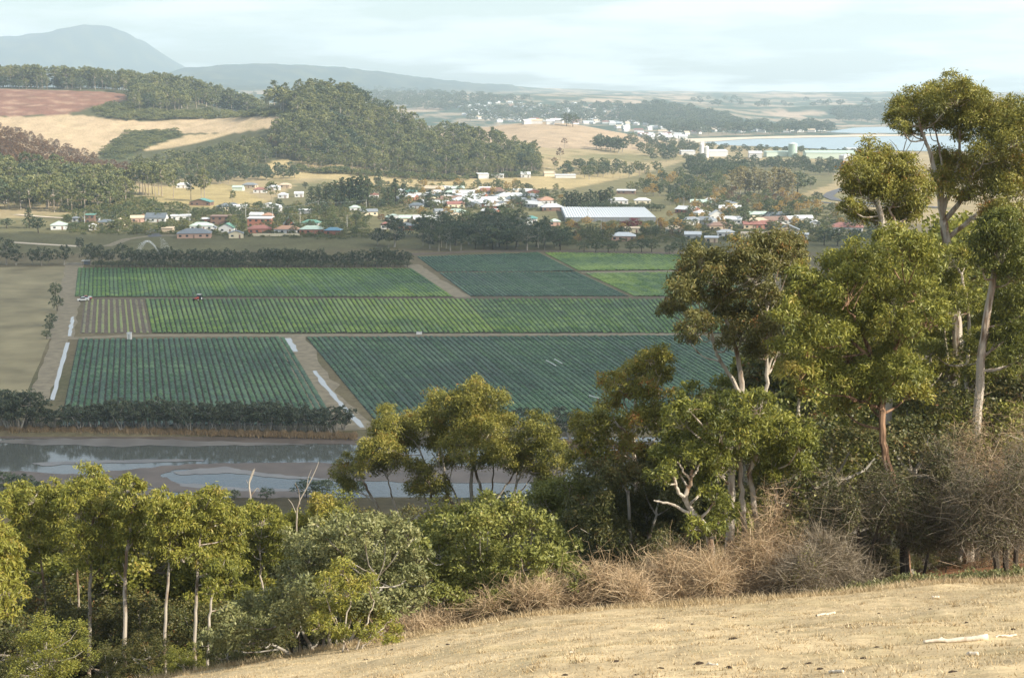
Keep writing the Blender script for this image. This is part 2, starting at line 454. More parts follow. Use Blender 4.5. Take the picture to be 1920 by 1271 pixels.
def build_ground():
    rings = np.concatenate([np.geomspace(1, 14, 36), np.geomspace(14, 60, 90)[1:], np.geomspace(60, 285, 60)[1:], np.linspace(285, 375, 38)[1:],
                            np.geomspace(375, 1000, 70)[1:], np.linspace(1000, 2400, 150)[1:], np.geomspace(2400, 14500, 110)[1:]])
    az = np.concatenate([np.radians(np.arange(-180, -28, 4.0)), np.radians(np.arange(-27, 27.01, 0.19)), np.radians(np.arange(30, 178, 4.0))])
    nr, na = len(rings), len(az)
    R, A = np.meshgrid(rings, az, indexing='ij')
    X = R * np.sin(A); Y = R * np.cos(A)
    Z = hz(X, Y)
    x = X.ravel(); y = Y.ravel(); z = Z.ravel(); r = R.ravel()
    ppx, ppy = project((x, np.maximum(y, 0.5), z))
    front = y > 5
    n1 = wob(x, y, 260, 4, 1); n2 = wob(x, y, 60, 3, 2); n3 = wob(x, y, 900, 4, 4)
    c = np.zeros((len(x), 3))
    def put(mask, col, w=1.0):
        w = (np.asarray(mask, float) * w)[:, None]
        c[:] = c * (1 - w) + np.array(col) * w
    put(np.ones(len(x)), (0.15, 0.125, 0.075))
    put(sstep(-0.1, 0.7, n1), (0.095, 0.095, 0.048), 0.8)
    m = r > 980
    put(m, (0.31, 0.245, 0.14)); put(m * sstep(0.0, 0.6, n1 + 0.4 * n2), (0.15, 0.145, 0.07), 0.8)
    far = sstep(2300, 2900, r)
    put(far, (0.27, 0.22, 0.155)); put(far * sstep(-0.28, -0.08, n1 + 0.7 * n3), (0.05, 0.075, 0.05))
    put(far * (sstep(0.45, 0.5, wob(x, y, 700, 3, 5))), (0.38, 0.29, 0.21))
    put(sstep(5800, 6600, r) * (x < 0) * sstep(78, 96, z), (0.03, 0.05, 0.045))
    put(front & (r > 1500) & (r < 2700) & (x < -150 - 0.03 * y), (0.085, 0.085, 0.045))
    put(front & (y > 1450) & (y < 2100) & inpoly(ppx, ppy, P_H1), (0.085, 0.075, 0.042))
    hh = np.exp(-0.5 * (((x + 560) / 90) ** 2 + ((y - 1300) / 112) ** 2)) * 74
    put(sstep(3, 9, hh), (0.10, 0.075, 0.045)); put(sstep(14, 22, hh), (0.15, 0.08, 0.045))
    put(np.exp(-0.5 * (((x - 60) / 150) ** 2 + ((y - 2220) / 260) ** 2)) > 0.45, (0.36, 0.27, 0.18))
    for poly, col, lo, hi in ((P_TAN, (0.43, 0.325, 0.205), 1400, 2300), (P_RED, (0.20, 0.105, 0.074), 1400, 2300), (P_GORSE, (0.07, 0.085, 0.04), 1400, 2300),
                              (P_TAN2, (0.42, 0.32, 0.19), 1300, 2300), (P_LOW, (0.37, 0.29, 0.15), 1150, 1700), (P_HOME, (0.34, 0.27, 0.13), 1000, 1500)):
        put(front & (r > lo) & (r < hi) & inpoly(ppx, ppy, poly), col)
    put(front & (r > 1400) & (r < 2300) & inpoly(ppx, ppy, P_RED), (0.33, 0.22, 0.15), 0.75 * sstep(0.1, 0.7, wob(x * 0.35 + y * 0.2, y * 1.0, 26, 3, 4)))
    put(front & (r > 1400) & (r < 2300) & inpoly(ppx, ppy, P_TAN), (0.36, 0.28, 0.165), 0.7 * sstep(0.1, 0.8, wob(x, y, 70, 3, 6)))
    put(sstep(6000, 7000, r) * (x < 0) * sstep(78, 96, z) * sstep(0.0, 0.5, wob(x, y, 260, 3, 6)), (0.075, 0.085, 0.055))
    P_VILL = [(-50, 412), (300, 398), (480, 392), (560, 345), (740, 352), (1060, 356), (1190, 330), (1290, 300), (1560, 305), (1560, 345), (1480, 372), (1650, 400), (1650, 475), (-50, 475)]
    put(front & (r > 790) & (r < 2000) & inpoly(ppx, ppy, P_VILL), (0.125, 0.12, 0.062), 0.85)
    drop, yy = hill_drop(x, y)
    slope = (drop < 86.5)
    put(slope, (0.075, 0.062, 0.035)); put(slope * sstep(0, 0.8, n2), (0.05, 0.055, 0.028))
    uu = x / np.maximum(y, 1)
    edge = 46.2 + 1.2 * wob(x, y, 11, 3)
    put((yy < 75) * sstep(0.2, 0.3, uu) * (yy >= edge), (0.21, 0.105, 0.055))
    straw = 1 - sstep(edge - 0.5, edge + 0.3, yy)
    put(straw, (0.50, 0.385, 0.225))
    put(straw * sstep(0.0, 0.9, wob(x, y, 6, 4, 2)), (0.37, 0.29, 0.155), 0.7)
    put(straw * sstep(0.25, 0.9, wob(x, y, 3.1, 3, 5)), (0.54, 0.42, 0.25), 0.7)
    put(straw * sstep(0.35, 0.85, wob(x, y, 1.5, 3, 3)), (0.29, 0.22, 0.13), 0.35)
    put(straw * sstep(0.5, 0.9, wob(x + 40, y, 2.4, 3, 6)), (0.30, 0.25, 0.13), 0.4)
    idx = np.arange(nr * na).reshape(nr, na)
    a = idx[:-1]; b = idx[1:]
    q = np.stack([a, np.roll(a, -1, 1), np.roll(b, -1, 1), b], -1).reshape(-1, 4)[:, ::-1]
    V = np.stack([x, y, z], 1)
    V = np.concatenate([V, [[0, 0, CAM_H - 1.7]]]); c2 = np.concatenate([c, [[0.45, 0.34, 0.18]]])
    ctr = len(V) - 1
    tri = np.stack([np.full(na, ctr), np.roll(idx[0], -1), idx[0]], 1)
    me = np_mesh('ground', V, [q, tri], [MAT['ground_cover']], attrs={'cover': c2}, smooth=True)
    tag(link('ground', me), "dry grassy hillside, valley floor and distant country as one ground", 'ground', kind='structure')
build_ground()

# ------------------------------------------------------------------ thin sheets on the valley floor
def jag(poly, n, amp, seed=0):
    rr = np.random.default_rng(seed); out = []
    for i in range(len(poly)):
        a = np.array(poly[i], float); b = np.array(poly[(i + 1) % len(poly)], float)
        for k in range(n):
            p = a + (b - a) * k / n
            out.append(p + (rr.normal(0, 1, 2) * np.array([amp * 2, amp]) if k else 0))
    return out

def sheet(name, poly, z, mat, label, cat, n=6, amp=0.6, seed=1, world=False):
    pts = [(p[0], p[1], z) if world else tuple(at_z(p[0], p[1], z)) for p in (jag(poly, n, amp, seed) if n else poly)]
    area = sum(pts[i][0] * pts[(i + 1) % len(pts)][1] - pts[(i + 1) % len(pts)][0] * pts[i][1] for i in range(len(pts)))
    if area < 0: pts = pts[::-1]
    me = bpy.data.meshes.new(name); me.from_pydata(pts, [], [tuple(range(len(pts)))]); me.materials.append(MAT[mat]); me.update()
    return tag(link(name, me), label, cat, kind='structure')

def ribbon(name, path, width, z, mat, label, cat, terrain=False, wv=0.12, sub=6):
    P = np.array([(ground_at(*p) if terrain else at_z(p[0], p[1], z)) for p in path])
    t = np.linspace(0, len(P) - 1, (len(P) - 1) * sub + 1)
    Q = np.stack([np.interp(t, np.arange(len(P)), P[:, k]) for k in range(3)], 1)
    d = np.gradient(Q[:, :2], axis=0); d /= np.linalg.norm(d, axis=1)[:, None] + 1e-9
    nrm = np.stack([-d[:, 1], d[:, 0]], 1)
    wd = width * (1 + wv * rng.normal(0, 1, (len(Q), 2))) / 2
    L = Q[:, :2] + nrm * wd[:, :1]; Rr = Q[:, :2] - nrm * wd[:, 1:]
    if terrain:
        zl = hz(L[:, 0], L[:, 1]) + z; zr = hz(Rr[:, 0], Rr[:, 1]) + z
    else:
        zl = zr = np.full(len(Q), z)
    V = np.concatenate([np.column_stack([L, zl]), np.column_stack([Rr, zr])]); n = len(Q)
    i = np.arange(n - 1)
    f = np.stack([i, n + i, n + i + 1, i + 1], 1)
    me = np_mesh(name, V, [f], [MAT[mat]])
    return tag(link(name, me), label, cat, kind='structure')

# river with mud banks
sheet('river', [(-900, 292), (900, 292), (900, 358), (-900, 358)], -0.62, 'river_water', "calm grey river crossing the valley below the trees", 'river', n=0, world=True)
sheet('mud_bank', [(-400, 822), (0, 822), (250, 824), (480, 830), (660, 833), (900, 838), (1100, 842), (1300, 845), (1300, 830), (900, 818), (660, 812), (300, 806), (0, 803), (-400, 800)], -0.575, 'mud',
      "dark wet mud strip along the far bank of river", 'mud bank', 8, 0.9, 3)
sheet('mud_bank', [(-40, 826), (120, 821), (300, 824), (480, 829), (590, 833), (420, 835), (200, 836), (60, 833)], -0.565, 'mud_pale',
      "pale silty mud flat lying in the river below the reeds", 'mud bank', 8, 0.9, 4)
sheet('mud_bank', [(190, 885), (320, 872), (420, 868), (560, 867), (700, 869), (880, 872), (1060, 876), (1060, 905), (880, 905), (700, 902), (600, 896), (520, 890), (430, 878), (330, 880), (300, 890), (340, 908), (440, 916), (560, 922), (640, 925), (500, 936), (330, 922), (230, 905)], -0.57, 'mud',
      "brown mud flat with curving channel near the lower river bank", 'mud bank', 7, 0.8, 5)
sheet('mud_bank', [(-60, 880), (60, 884), (170, 890), (240, 905), (330, 925), (200, 935), (-60, 925)], -0.555, 'mud',
      "muddy shoal at the near bank behind the slender gums", 'mud bank', 7, 0.8, 6)
for poly, lab, sd in (([(320, 884), (420, 874), (480, 884), (560, 893), (650, 899), (650, 902), (540, 897), (430, 886), (340, 890)], "curved pale silt streak across the lower mud flat", 21), ([(60, 868), (200, 862), (380, 861), (380, 864), (210, 867), (80, 873)], "thin pale silt bar in the open river", 22), ([(330, 905), (450, 914), (600, 918), (600, 922), (440, 920), (340, 911)], "pale wet streak at the lowest edge of the mud", 23)):
    sheet('silt_bar', poly, -0.55, 'mud_pale', lab, 'silt bar', 7, 0.7, sd)
# valley tracks
sheet('paddock', [(-120, 502), (124, 500), (100, 620), (50, 735), (-120, 745)], 0.030, 'paddock_dry' if 'paddock_dry' in MAT else 'dirt', "brown dry paddock left of the farm track", 'paddock', 8, 0.5, 7)
ribbon('farm_track', [(139, 492), (134, 530), (128, 580), (112, 634)], 9, 0.05, 'dirt', "dirt track along the left edge of vegetable fields", 'track')
ribbon('farm_track', [(112, 634), (95, 690), (70, 752)], 6, 0.054, 'dirt', "grassy earth track running down beside the ditch", 'track')
ribbon('farm_track', [(122, 635), (260, 629), (560, 629), (900, 627.5), (1330, 626)], 5.0, 0.058, 'dirt', "level dirt lane between the near and middle fields", 'track')
ribbon('farm_track', [(772, 496), (800, 515), (845, 545), (876, 560)], 7.5, 0.062, 'dirt', "diagonal dirt lane between far green fields", 'track')
ribbon('farm_track', [(150, 560), (500, 559.5), (880, 558), (1330, 558)], 3.0, 0.066, 'dirt_dark', "narrow earth headland behind the middle field", 'track')
ribbon('farm_track', [(770, 477), (900, 471), (1100, 471), (1290, 476)], 7, 0.05, 'dirt_dark', "earth headland below the dark grove of trees", 'track')
ribbon('farm_track', [(1090, 511), (1290, 508)], 5, 0.07, 'dirt', "short pale lane between the two right-hand fields", 'track')
ribbon('farm_track', [(20, 454), (80, 458), (150, 462)], 5, 0.05, 'sand', "pale dirt road above the windbreak at far left", 'track')
ribbon('farm_track', [(200, 462), (240, 448), (285, 442), (330, 441)], 6, 0.05, 'dirt', "curved dirt driveway below the village houses", 'track')
ribbon('farm_track', [(548, 630), (575, 690), (622, 760), (668, 806)], 10, 0.046, 'dirt', "earth strip with drain between the two near fields", 'track')
ribbon('drain', [(137, 594), (133, 612), (131, 630)], 1.3, 0.075, 'ditch_water', "bright strip of water in the upper left ditch", 'drain', wv=0.25)
ribbon('drain', [(127, 642), (115, 685), (97, 750)], 1.3, 0.075, 'ditch_water', "long bright ditch of water beside lower left track", 'drain', wv=0.2)
ribbon('drain', [(539, 634), (545, 645), (553, 659)], 2.2, 0.075, 'ditch_water', "short puddle at the top of the central drain", 'drain', wv=0.3)
ribbon('drain', [(589, 695), (620, 735), (645, 765), (681, 801)], 1.5, 0.075, 'ditch_water', "winding bright drain between the two near crop fields", 'drain', wv=0.25)
ribbon('road', [(1760, 342), (1640, 346), (1590, 352), (1560, 362), (1552, 369), (1568, 376), (1620, 381), (1760, 390)], 9, 0.5, 'asphalt', "grey sealed road bending beyond the village at right", 'road', terrain=True, wv=0.0)
ribbon('road', [(1470, 372), (1520, 378), (1580, 384), (1700, 392)], 6, 0.5, 'asphalt', "narrow grey road below the bend at right", 'road', terrain=True, wv=0.0)
ribbon('road', [(276, 430), (284, 437), (292, 444)], 8, 0.06, 'asphalt', "short steep street with pale kerbs at village edge", 'road', wv=0.0)
ribbon('farm_track', [(30, 403), (90, 408), (130, 410)], 5, 0.4, 'sand', "pale track cut below the left wooded hill", 'track', terrain=True)
# bay and sand
sheet('bay', [(1270, 268), (1330, 262), (1450, 259), (1600, 255), (1990, 250), (2300, 250), (2300, 290), (1990, 287), (1700, 283), (1590, 281), (1480, 277), (1400, 274), (1330, 272)], 0.8, 'bay_water', "pale blue bay beyond the town at right", 'bay', 5, 0.25, 8)
sheet('bay', [(1545, 248), (1600, 240), (1700, 236), (1990, 231), (2300, 231), (2300, 247), (1990, 248), (1700, 250), (1600, 250)], 0.8, 'bay_water', "second strip of pale water beyond the sand spit", 'bay', 5, 0.2, 9)
sheet('sand_spit', [(1240, 262), (1330, 259), (1450, 256), (1700, 252), (2300, 249), (2300, 252), (1700, 255), (1500, 258.5), (1400, 261), (1300, 268), (1260, 268)], 1.3, 'sand', "thin pale sand spit crossing the bay", 'sand', 4, 0.2, 10)

# haze
def haze_box():
    m, t = new_mat('haze_air')
    o = N(t, 'ShaderNodeOutputMaterial'); v = N(t, 'ShaderNodeVolumePrincipled')
    v.inputs['Color'].default_value = (0.73, 0.89, 1.0, 1)
    v.inputs['Density'].default_value = HAZE
    v.inputs['Anisotropy'].default_value = 0.15
    t.links.new(v.outputs[0], o.inputs['Volume'])
    b = MB().box(-15000, 15000, -15000, 15000, -4.0, 660)
    tag(b.build('haze', m), "thin pale blue haze filling the whole valley air", 'haze', kind='stuff')
HAZE = 1.1e-4
haze_box()

# unseen cloudlike blocker added between the sun and the valley floor to shade the fields
def shade_cloud():
    m, t = new_mat('shade_cloud_white')
    o = N(t, 'ShaderNodeOutputMaterial'); d = N(t, 'ShaderNodeBsdfDiffuse'); d.inputs[0].default_value = (0.9, 0.9, 0.9, 1)
    tr = N(t, 'ShaderNodeBsdfTranslucent'); tr.inputs[0].default_value = (0.9, 0.9, 0.92, 1)
    mx = N(t, 'ShaderNodeMixShader'); mx.inputs[0].default_value = 0.5
    t.links.new(d.outputs[0], mx.inputs[1]); t.links.new(tr.outputs[0], mx.inputs[2])
    tp = N(t, 'ShaderNodeBsdfTransparent'); m2 = N(t, 'ShaderNodeMixShader'); m2.inputs[0].default_value = 0.48     # keeps the shade light: part of the sunlight comes through each side
    t.links.new(mx.outputs[0], m2.inputs[1]); t.links.new(tp.outputs[0], m2.inputs[2]); t.links.new(m2.outputs[0], o.inputs[0])
    zc = 1000.0; off = SUN_DIR * (zc / SUN_DIR.z)
    n, k = 72, 30
    th = np.linspace(0, 2 * np.pi, n, endpoint=False); ph = np.linspace(-np.pi / 2, np.pi / 2, k)
    T, Pp = np.meshgrid(th, ph, indexing='ij')
    cx, cy, sx, sy = -110.0, 575.0, 420.0, 300.0
    ct, st = np.cos(T), np.sin(T)
    e = 0.62
    xx = np.sign(ct) * np.abs(ct) ** e * np.cos(Pp) ** 0.8; yy = np.sign(st) * np.abs(st) ** e * np.cos(Pp) ** 0.8
    zz = np.sin(Pp)
    w1 = 1 + 0.10 * wob(xx * 300, yy * 300 + zz * 60, 160, 4)
    V = np.stack([cx + off.x + sx * xx * w1, cy + off.y + sy * yy * w1, zc + 70 * zz * (1 + 0.3 * wob(xx * 300, yy * 300, 120, 3, 2)) * np.where(zz < 0, 0.4, 1)], -1).reshape(-1, 3)
    i = np.arange(n * k).reshape(n, k)
    q = np.stack([i[:, :-1], np.roll(i, -1, 0)[:, :-1], np.roll(i, -1, 0)[:, 1:], i[:, 1:]], -1).reshape(-1, 4)
    me = np_mesh('shade_cloud', V, [q], [m], smooth=True)
    tag(link('shade_cloud', me), "low white cloud above the valley, out of the picture", 'shade_cloud', kind='structure')
shade_cloud()

# ------------------------------------------------------------------ crop fields
leaf_mat('crop_cabbage', [(0, (0.007, 0.024, 0.013)), (0.5, (0.028, 0.078, 0.029)), (1, (0.095, 0.175, 0.064))], 0.1, patch=((0.02, 0.16), (0.12, 0.10)))
leaf_mat('crop_green', [(0, (0.016, 0.045, 0.012)), (0.5, (0.060, 0.135, 0.018)), (1, (0.21, 0.30, 0.034))], 0.15, patch=((0.012, 0.24), (0.09, 0.12)))
leaf_mat('crop_blue', [(0, (0.012, 0.034, 0.022)), (0.5, (0.038, 0.092, 0.038)), (1, (0.095, 0.170, 0.072))], 0.1, patch=((0.015, 0.18), (0.12, 0.10)))
leaf_mat('crop_yellow', [(0, (0.13, 0.17, 0.035)), (0.5, (0.24, 0.28, 0.055)), (1, (0.30, 0.26, 0.09))], 0.15)
leaf_mat('crop_stubble', [(0, (0.10, 0.08, 0.04)), (0.5, (0.19, 0.165, 0.07)), (1, (0.22, 0.27, 0.06))], 0.1, patch=((0.05, 0.35),))

def crop_row_mesh(L, wd, ht, mat, seed, bias):
    rr = np.random.default_rng(seed)
    n = int(L / 0.9) + 1
    s = np.linspace(0, L, n)
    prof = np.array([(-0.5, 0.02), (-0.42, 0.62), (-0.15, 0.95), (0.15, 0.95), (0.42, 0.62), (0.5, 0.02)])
    j = rr.normal(0, 1, (n, 6, 3))
    plant = 0.72 + 0.28 * np.sin(s * 6.28 / 0.9 * 0.5 + rr.uniform(0, 6)) * rr.uniform(0.3, 1.3, n)
    X = prof[None, :, 0] * wd * (0.85 + 0.3 * rr.random((n, 1))) + j[..., 0] * 0.06 * wd
    Y = s[:, None] + j[..., 1] * 0.16
    Z = prof[None, :, 1] * ht * plant[:, None] + np.abs(j[..., 2]) * 0.05
    V = np.stack([X, Y, Z], -1).reshape(-1, 3)
    lo = rr.normal(0, 0.10, n); lo = np.convolve(lo, np.ones(5) / 5, 'same') * 2
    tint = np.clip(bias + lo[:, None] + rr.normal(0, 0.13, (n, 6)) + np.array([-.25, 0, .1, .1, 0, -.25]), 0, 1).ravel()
    i = np.arange(n * 6).reshape(n, 6)
    q = np.stack([i[:-1, :-1], i[1:, :-1], i[1:, 1:], i[:-1, 1:]], -1).reshape(-1, 4)[:, ::-1]
    return np_mesh('crop_row', V, [q], [MAT[mat]], attrs={'tint': tint})

def crop_field(corners, spacing, mat, label, wd=1.35, ht=0.5, soil='soil', bias=0.5, seed=3, zo=0.02, var=None):
    A, B, C, D = [at_z(*p)[:2] for p in corners]        # far left, far right, near right, near left
    me = bpy.data.meshes.new('crop_field')
    me.from_pydata([(D[0], D[1], zo), (C[0], C[1], zo), (B[0], B[1], zo), (A[0], A[1], zo)], [], [(0, 1, 2, 3)])
    me.materials.append(MAT[soil]); me.update()
    fo = tag(link('crop_field', me), label, 'field', kind='structure')
    Lm = np.linalg.norm((A + B) / 2 - (C + D) / 2)
    wid = abs(np.cross(B - A, (A - D) / np.linalg.norm(A - D)))
    n = max(3, int(round(wid / spacing)))
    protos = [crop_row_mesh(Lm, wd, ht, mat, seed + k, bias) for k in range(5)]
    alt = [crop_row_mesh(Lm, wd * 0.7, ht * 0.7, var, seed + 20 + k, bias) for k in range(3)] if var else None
    for k in range(n):
        t = (k + 0.5) / n
        p0 = D + (C - D) * t; p1 = A + (B - A) * t
        dv = (p1 - p0) / np.linalg.norm(p1 - p0); p0 = p0 - dv * random.uniform(-1.2, 0.8); p1 = p1 + dv * random.uniform(-1.2, 0.8)
        d = p1 - p0; L = np.linalg.norm(d)
        use = protos
        if alt and random.random() < 0.35: use = alt
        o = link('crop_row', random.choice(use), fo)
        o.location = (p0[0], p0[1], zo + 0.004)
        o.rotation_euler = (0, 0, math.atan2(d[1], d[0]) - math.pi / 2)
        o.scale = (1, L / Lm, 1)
    return fo

crop_field([(146, 637), (534, 633), (634, 797), (112, 800)], 1.85, 'crop_cabbage', "dark blue-green cabbage field left of the central drain, nearest the river", seed=10)
crop_field([(574, 633), (1320, 630), (1620, 797), (712, 800)], 1.85, 'crop_cabbage', "large dark blue-green cabbage field right of the central drain", seed=30, bias=0.47)
crop_field([(272, 561), (870, 561), (930, 625), (285, 625)], 1.95, 'crop_green', "bright green lettuce field with strong dark furrows in the middle", seed=50, bias=0.66, wd=1.4)
crop_field([(871, 561), (1420, 561), (1480, 625), (931, 625)], 1.95, 'crop_green', "right half of middle green field, duller towards the trees", seed=60, bias=0.42, wd=1.4)
crop_field([(158, 562), (270, 562), (283, 625), (150, 625)], 2.3, 'crop_stubble', "half-harvested yellow and brown strip at left of middle field", seed=70, soil='dirt_dark', wd=1.1, ht=0.3, bias=0.5, var='crop_yellow')
crop_field([(146, 503), (772, 504), (850, 557), (140, 557)], 1.85, 'crop_green', "long flat green field below the dark windbreak row", seed=80, bias=0.5, wd=1.6)
crop_field([(782, 482), (1010, 474), (1080, 509), (820, 510)], 1.85, 'crop_blue', "small bluish cabbage field below the dark grove", seed=90, bias=0.5)
crop_field([(823, 512), (1083, 511), (1180, 556), (882, 556)], 1.85, 'crop_blue', "bluish field between diagonal lane and bright green fields", seed=100, bias=0.45)
crop_field([(1020, 474), (1290, 478), (1330, 506), (1086, 508)], 1.85, 'crop_green', "bright green field at far right below the round bushes", seed=110, bias=0.66, wd=1.6)
crop_field([(1098, 513), (1330, 510), (1420, 556), (1190, 556)], 1.85, 'crop_green', "bright green field half hidden by the gum at right", seed=120, bias=0.6, wd=1.6)
# ------------------------------------------------------------------ foliage tools
def unit(v):
    return v / (np.linalg.norm(v, axis=-1, keepdims=True) + 1e-9)

def tube(path, rad, sides=6):
    P = np.asarray(path, float); R = np.asarray(rad, float); n = len(P)
    T = unit(np.gradient(P, axis=0))
    ref = np.array([1.0, 0.13, 0.05]); a = unit(np.cross(T, ref)); b = np.cross(T, a)
    ang = np.linspace(0, 2 * np.pi, sides, endpoint=False)
    V = P[:, None] + R[:, None, None] * (np.cos(ang)[None, :, None] * a[:, None] + np.sin(ang)[None, :, None] * b[:, None])
    i = np.arange(n * sides).reshape(n, sides)
    q = np.stack([i[:-1], np.roll(i[:-1], -1, 1), np.roll(i[1:], -1, 1), i[1:]], -1).reshape(-1, 4)
    return V.reshape(-1, 3), q

def smooth_path(P, n):
    P = np.asarray(P, float)
    if len(P) < 3:
        t = np.linspace(0, 1, n)[:, None]; return P[0] * (1 - t) + P[-1] * t
    t = np.linspace(0, len(P) - 1, n); i = np.clip(t.astype(int), 0, len(P) - 2); f = (t - i)[:, None]
    Pm = P[np.clip(i - 1, 0, None)]; P0 = P[i]; P1 = P[i + 1]; P2 = P[np.clip(i + 2, None, len(P) - 1)]
    return 0.5 * (2 * P0 + (P1 - Pm) * f + (2 * Pm - 5 * P0 + 4 * P1 - P2) * f ** 2 + (3 * P0 - Pm - 3 * P1 + P2) * f ** 3)

class Geo:
    def __init__(s): s.V = []; s.Q = []; s.n = 0; s.t = []
    def add(s, V, Q, tint=None):
        s.V.append(V); s.Q.append(np.asarray(Q) + s.n); s.n += len(V)
        s.t.append(np.full(len(V), 0.5) if tint is None else tint)
    def mesh(s, name, mat):
        return np_mesh(name, np.concatenate(s.V), [np.concatenate(s.Q)], [mat], attrs={'tint': np.concatenate(s.t)})

def leaf_quads(c, out, L, W, droop, rr, tint):
    n = len(c)
    a = unit(rr.normal(0, 0.75, (n, 3)) + out * 0.55 + np.array([0, 0, -droop]))
    b = unit(np.cross(a, rr.normal(0, 1, (n, 3)) + out * 0.6))
    l = L * rr.uniform(0.7, 1.25, (n, 1)); wd = W * rr.uniform(0.75, 1.25, (n, 1))
    V = np.stack([c - a * l * 0.5, c + b * wd * 0.5 - a * l * 0.08, c + a * l * 0.5, c - b * wd * 0.5 - a * l * 0.08], 1).reshape(-1, 3)
    Q = np.arange(4 * n).reshape(n, 4)
    return V, Q, np.repeat(np.clip(tint, 0, 1), 4)

def lobe(c, R, rr, nl, nsub=11, flat=0.8, base=0.45, spread=0.13, L=0.17, W=0.055, droop=0.5, fill=0.25):
    """leaf positions of one crown lobe made of small rounded clumps; returns leaves and clump centres"""
    d = unit(rr.normal(0, 1, (nsub * 3, 3))); d = d[d[:, 2] > -0.45][:nsub]
    k = len(d)
    rs = R * rr.uniform(0.26, 0.50, k)
    sc = c + d * (R * rr.uniform(0.30, 0.86, (k, 1))) * np.array([1, 1, flat])
    w_ = rs ** 2; w_ = w_ / w_.sum()
    cnt = rr.multinomial(nl, w_)
    which = np.repeat(np.arange(k), cnt)
    n = len(which)
    o = unit(rr.normal(0, 1, (n, 3)) + np.array([0, 0, 0.45]) + d[which] * 0.5)
    rad = rs[which] * np.where(rr.random(n) < fill, rr.random(n) ** 0.5, np.abs(rr.normal(0.86, 0.24, n)))
    p = sc[which] + o * rad[:, None] * np.array([1, 1, 0.85])
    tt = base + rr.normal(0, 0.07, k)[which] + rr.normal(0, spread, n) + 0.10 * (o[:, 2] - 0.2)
    pops = rr.random(k) < 0.04
    tt = tt + np.where(pops[which], rr.uniform(0.1, 0.4, n), 0)
    V, Q, T = leaf_quads(p, o, L, W, droop, rr, tt)
    return V, Q, T, sc

_seed = [100]
def px_tree(name, label, D, lobes, trunks, leaf='gum_leaf', bark='bark_pale', dens=1.0, base=0.45, spread=0.13, cat='tree', L=0.20, W=0.052, droop=0.55, dj=1.0, group=None, r0=0.16, fill=0.25, nsub=15, flat=0.85, sub=True, rs=1.0):
    """a tree standing at distance D whose lobes and stems are read off the photograph; the lobes are spread in depth"""
    _seed[0] += 1; rr = np.random.default_rng(_seed[0])
    xs = [l[0] for l in lobes]; wid = (max(xs) - min(xs)) * D / F
    dmax = min(0.42 * wid + 0.4, 4.0) * dj
    paths = []
    for tr in trunks:
        rad = None
        if isinstance(tr, tuple): tr, rad = tr
        pts = []; dd = rr.uniform(-0.3, 0.3)
        for k, (x, y) in enumerate(tr):
            pts.append(at_depth(x, y, D + dd * k / max(len(tr) - 1, 1)))
        rad = rad or (r0, r0 * 0.35)
        paths.append([np.array(pts), rad])
    # the first path stands on the ground; any path starting near its foot does too
    foot = paths[0][0][0].copy()
    g = float(hz(foot[0], foot[1]))
    root = empty(name, (foot[0], foot[1], g))
    org = np.array([foot[0], foot[1], g])
    tag(root, label, cat, group)
    B = Geo(); C = Geo()
    stems = []
    for i, (P, rad) in enumerate(paths):
        gz = float(hz(P[0][0], P[0][1]))
        if i == 0 or (len(P) > 2 and abs(P[0][2] - paths[0][0][0][2]) < 0.9 and P[0][2] - gz < 5):
            if P[0][2] > gz: P = np.concatenate([[[P[0][0] + (P[0][0] - P[1][0]) * 0.25, P[0][1], gz - 0.25]], P])
        else:
            if stems:      # start on the nearest stem
                allp = np.concatenate([s for s, _ in stems]); j = int(np.argmin(np.linalg.norm(allp - P[0], axis=1)))
                P = np.concatenate([[allp[j]], P[1:]]) if np.linalg.norm(allp[j] - P[0]) < 2.5 else np.concatenate([[allp[j]], P])
        S = smooth_path(P, max(6, 4 * len(P)))
        S[1:-1] += rr.normal(0, 0.02, (len(S) - 2, 3))
        R = np.linspace(rad[0], rad[1], len(S))
        if i == 0: R[0] *= 1.3
        V, Q = tube(S - org, R, 8); B.add(V, Q)
        stems.append((S, R))
    allp = np.concatenate([s for s, _ in stems]); allr = np.concatenate([r for _, r in stems])
    for l in lobes:
        x, y, rp = l[:3]
        bt = base + (l[3] if len(l) > 3 else 0)
        c = at_depth(x, y + 0.26 * rp, D + rr.uniform(-dmax, dmax)); R = rp * D / F * 1.48 * rs
        nl = int(dens * 720 * (R / 0.65) ** 2 * (0.20 * 0.055) / (L * W))
        nl = max(150, min(nl, 4200))
        V, Q, T, sc = lobe(c, R, rr, nl, nsub, flat, bt, spread, L, W, droop, fill)
        C.add(V - org, Q, T)
        ok = allp[:, 2] < c[2] - 0.25 * R
        cand = np.where(ok)[0] if ok.any() else np.arange(len(allp))
        dist = np.linalg.norm(allp[cand] - c, axis=1) + 0.6 * np.abs(allp[cand][:, 2] - (c[2] - 1.2 * R))
        j = cand[int(np.argmin(dist))]
        p0 = allp[j]; rb = min(allr[j] * 0.6, 0.07)
        mid = 0.5 * (p0 + c) + np.array([0, 0, -0.12 * np.linalg.norm(c - p0)]) + rr.normal(0, 0.08, 3)
        S = smooth_path([p0, mid, c], 7)
        V, Q = tube(S - org, np.linspace(rb, 0.022, 7), 5); B.add(V, Q)
        if sub:
            for s in sc:
                S2 = smooth_path([c + rr.normal(0, 0.1 * R, 3) - np.array([0, 0, 0.2 * R]), s], 3)
                V, Q = tube(S2 - org, [0.018, 0.014, 0.008], 3); B.add(V, Q)
    link('trunk', B.mesh('trunk', MAT[bark]), root)
    link('crown', C.mesh('crown', MAT[leaf]), root)
    return root

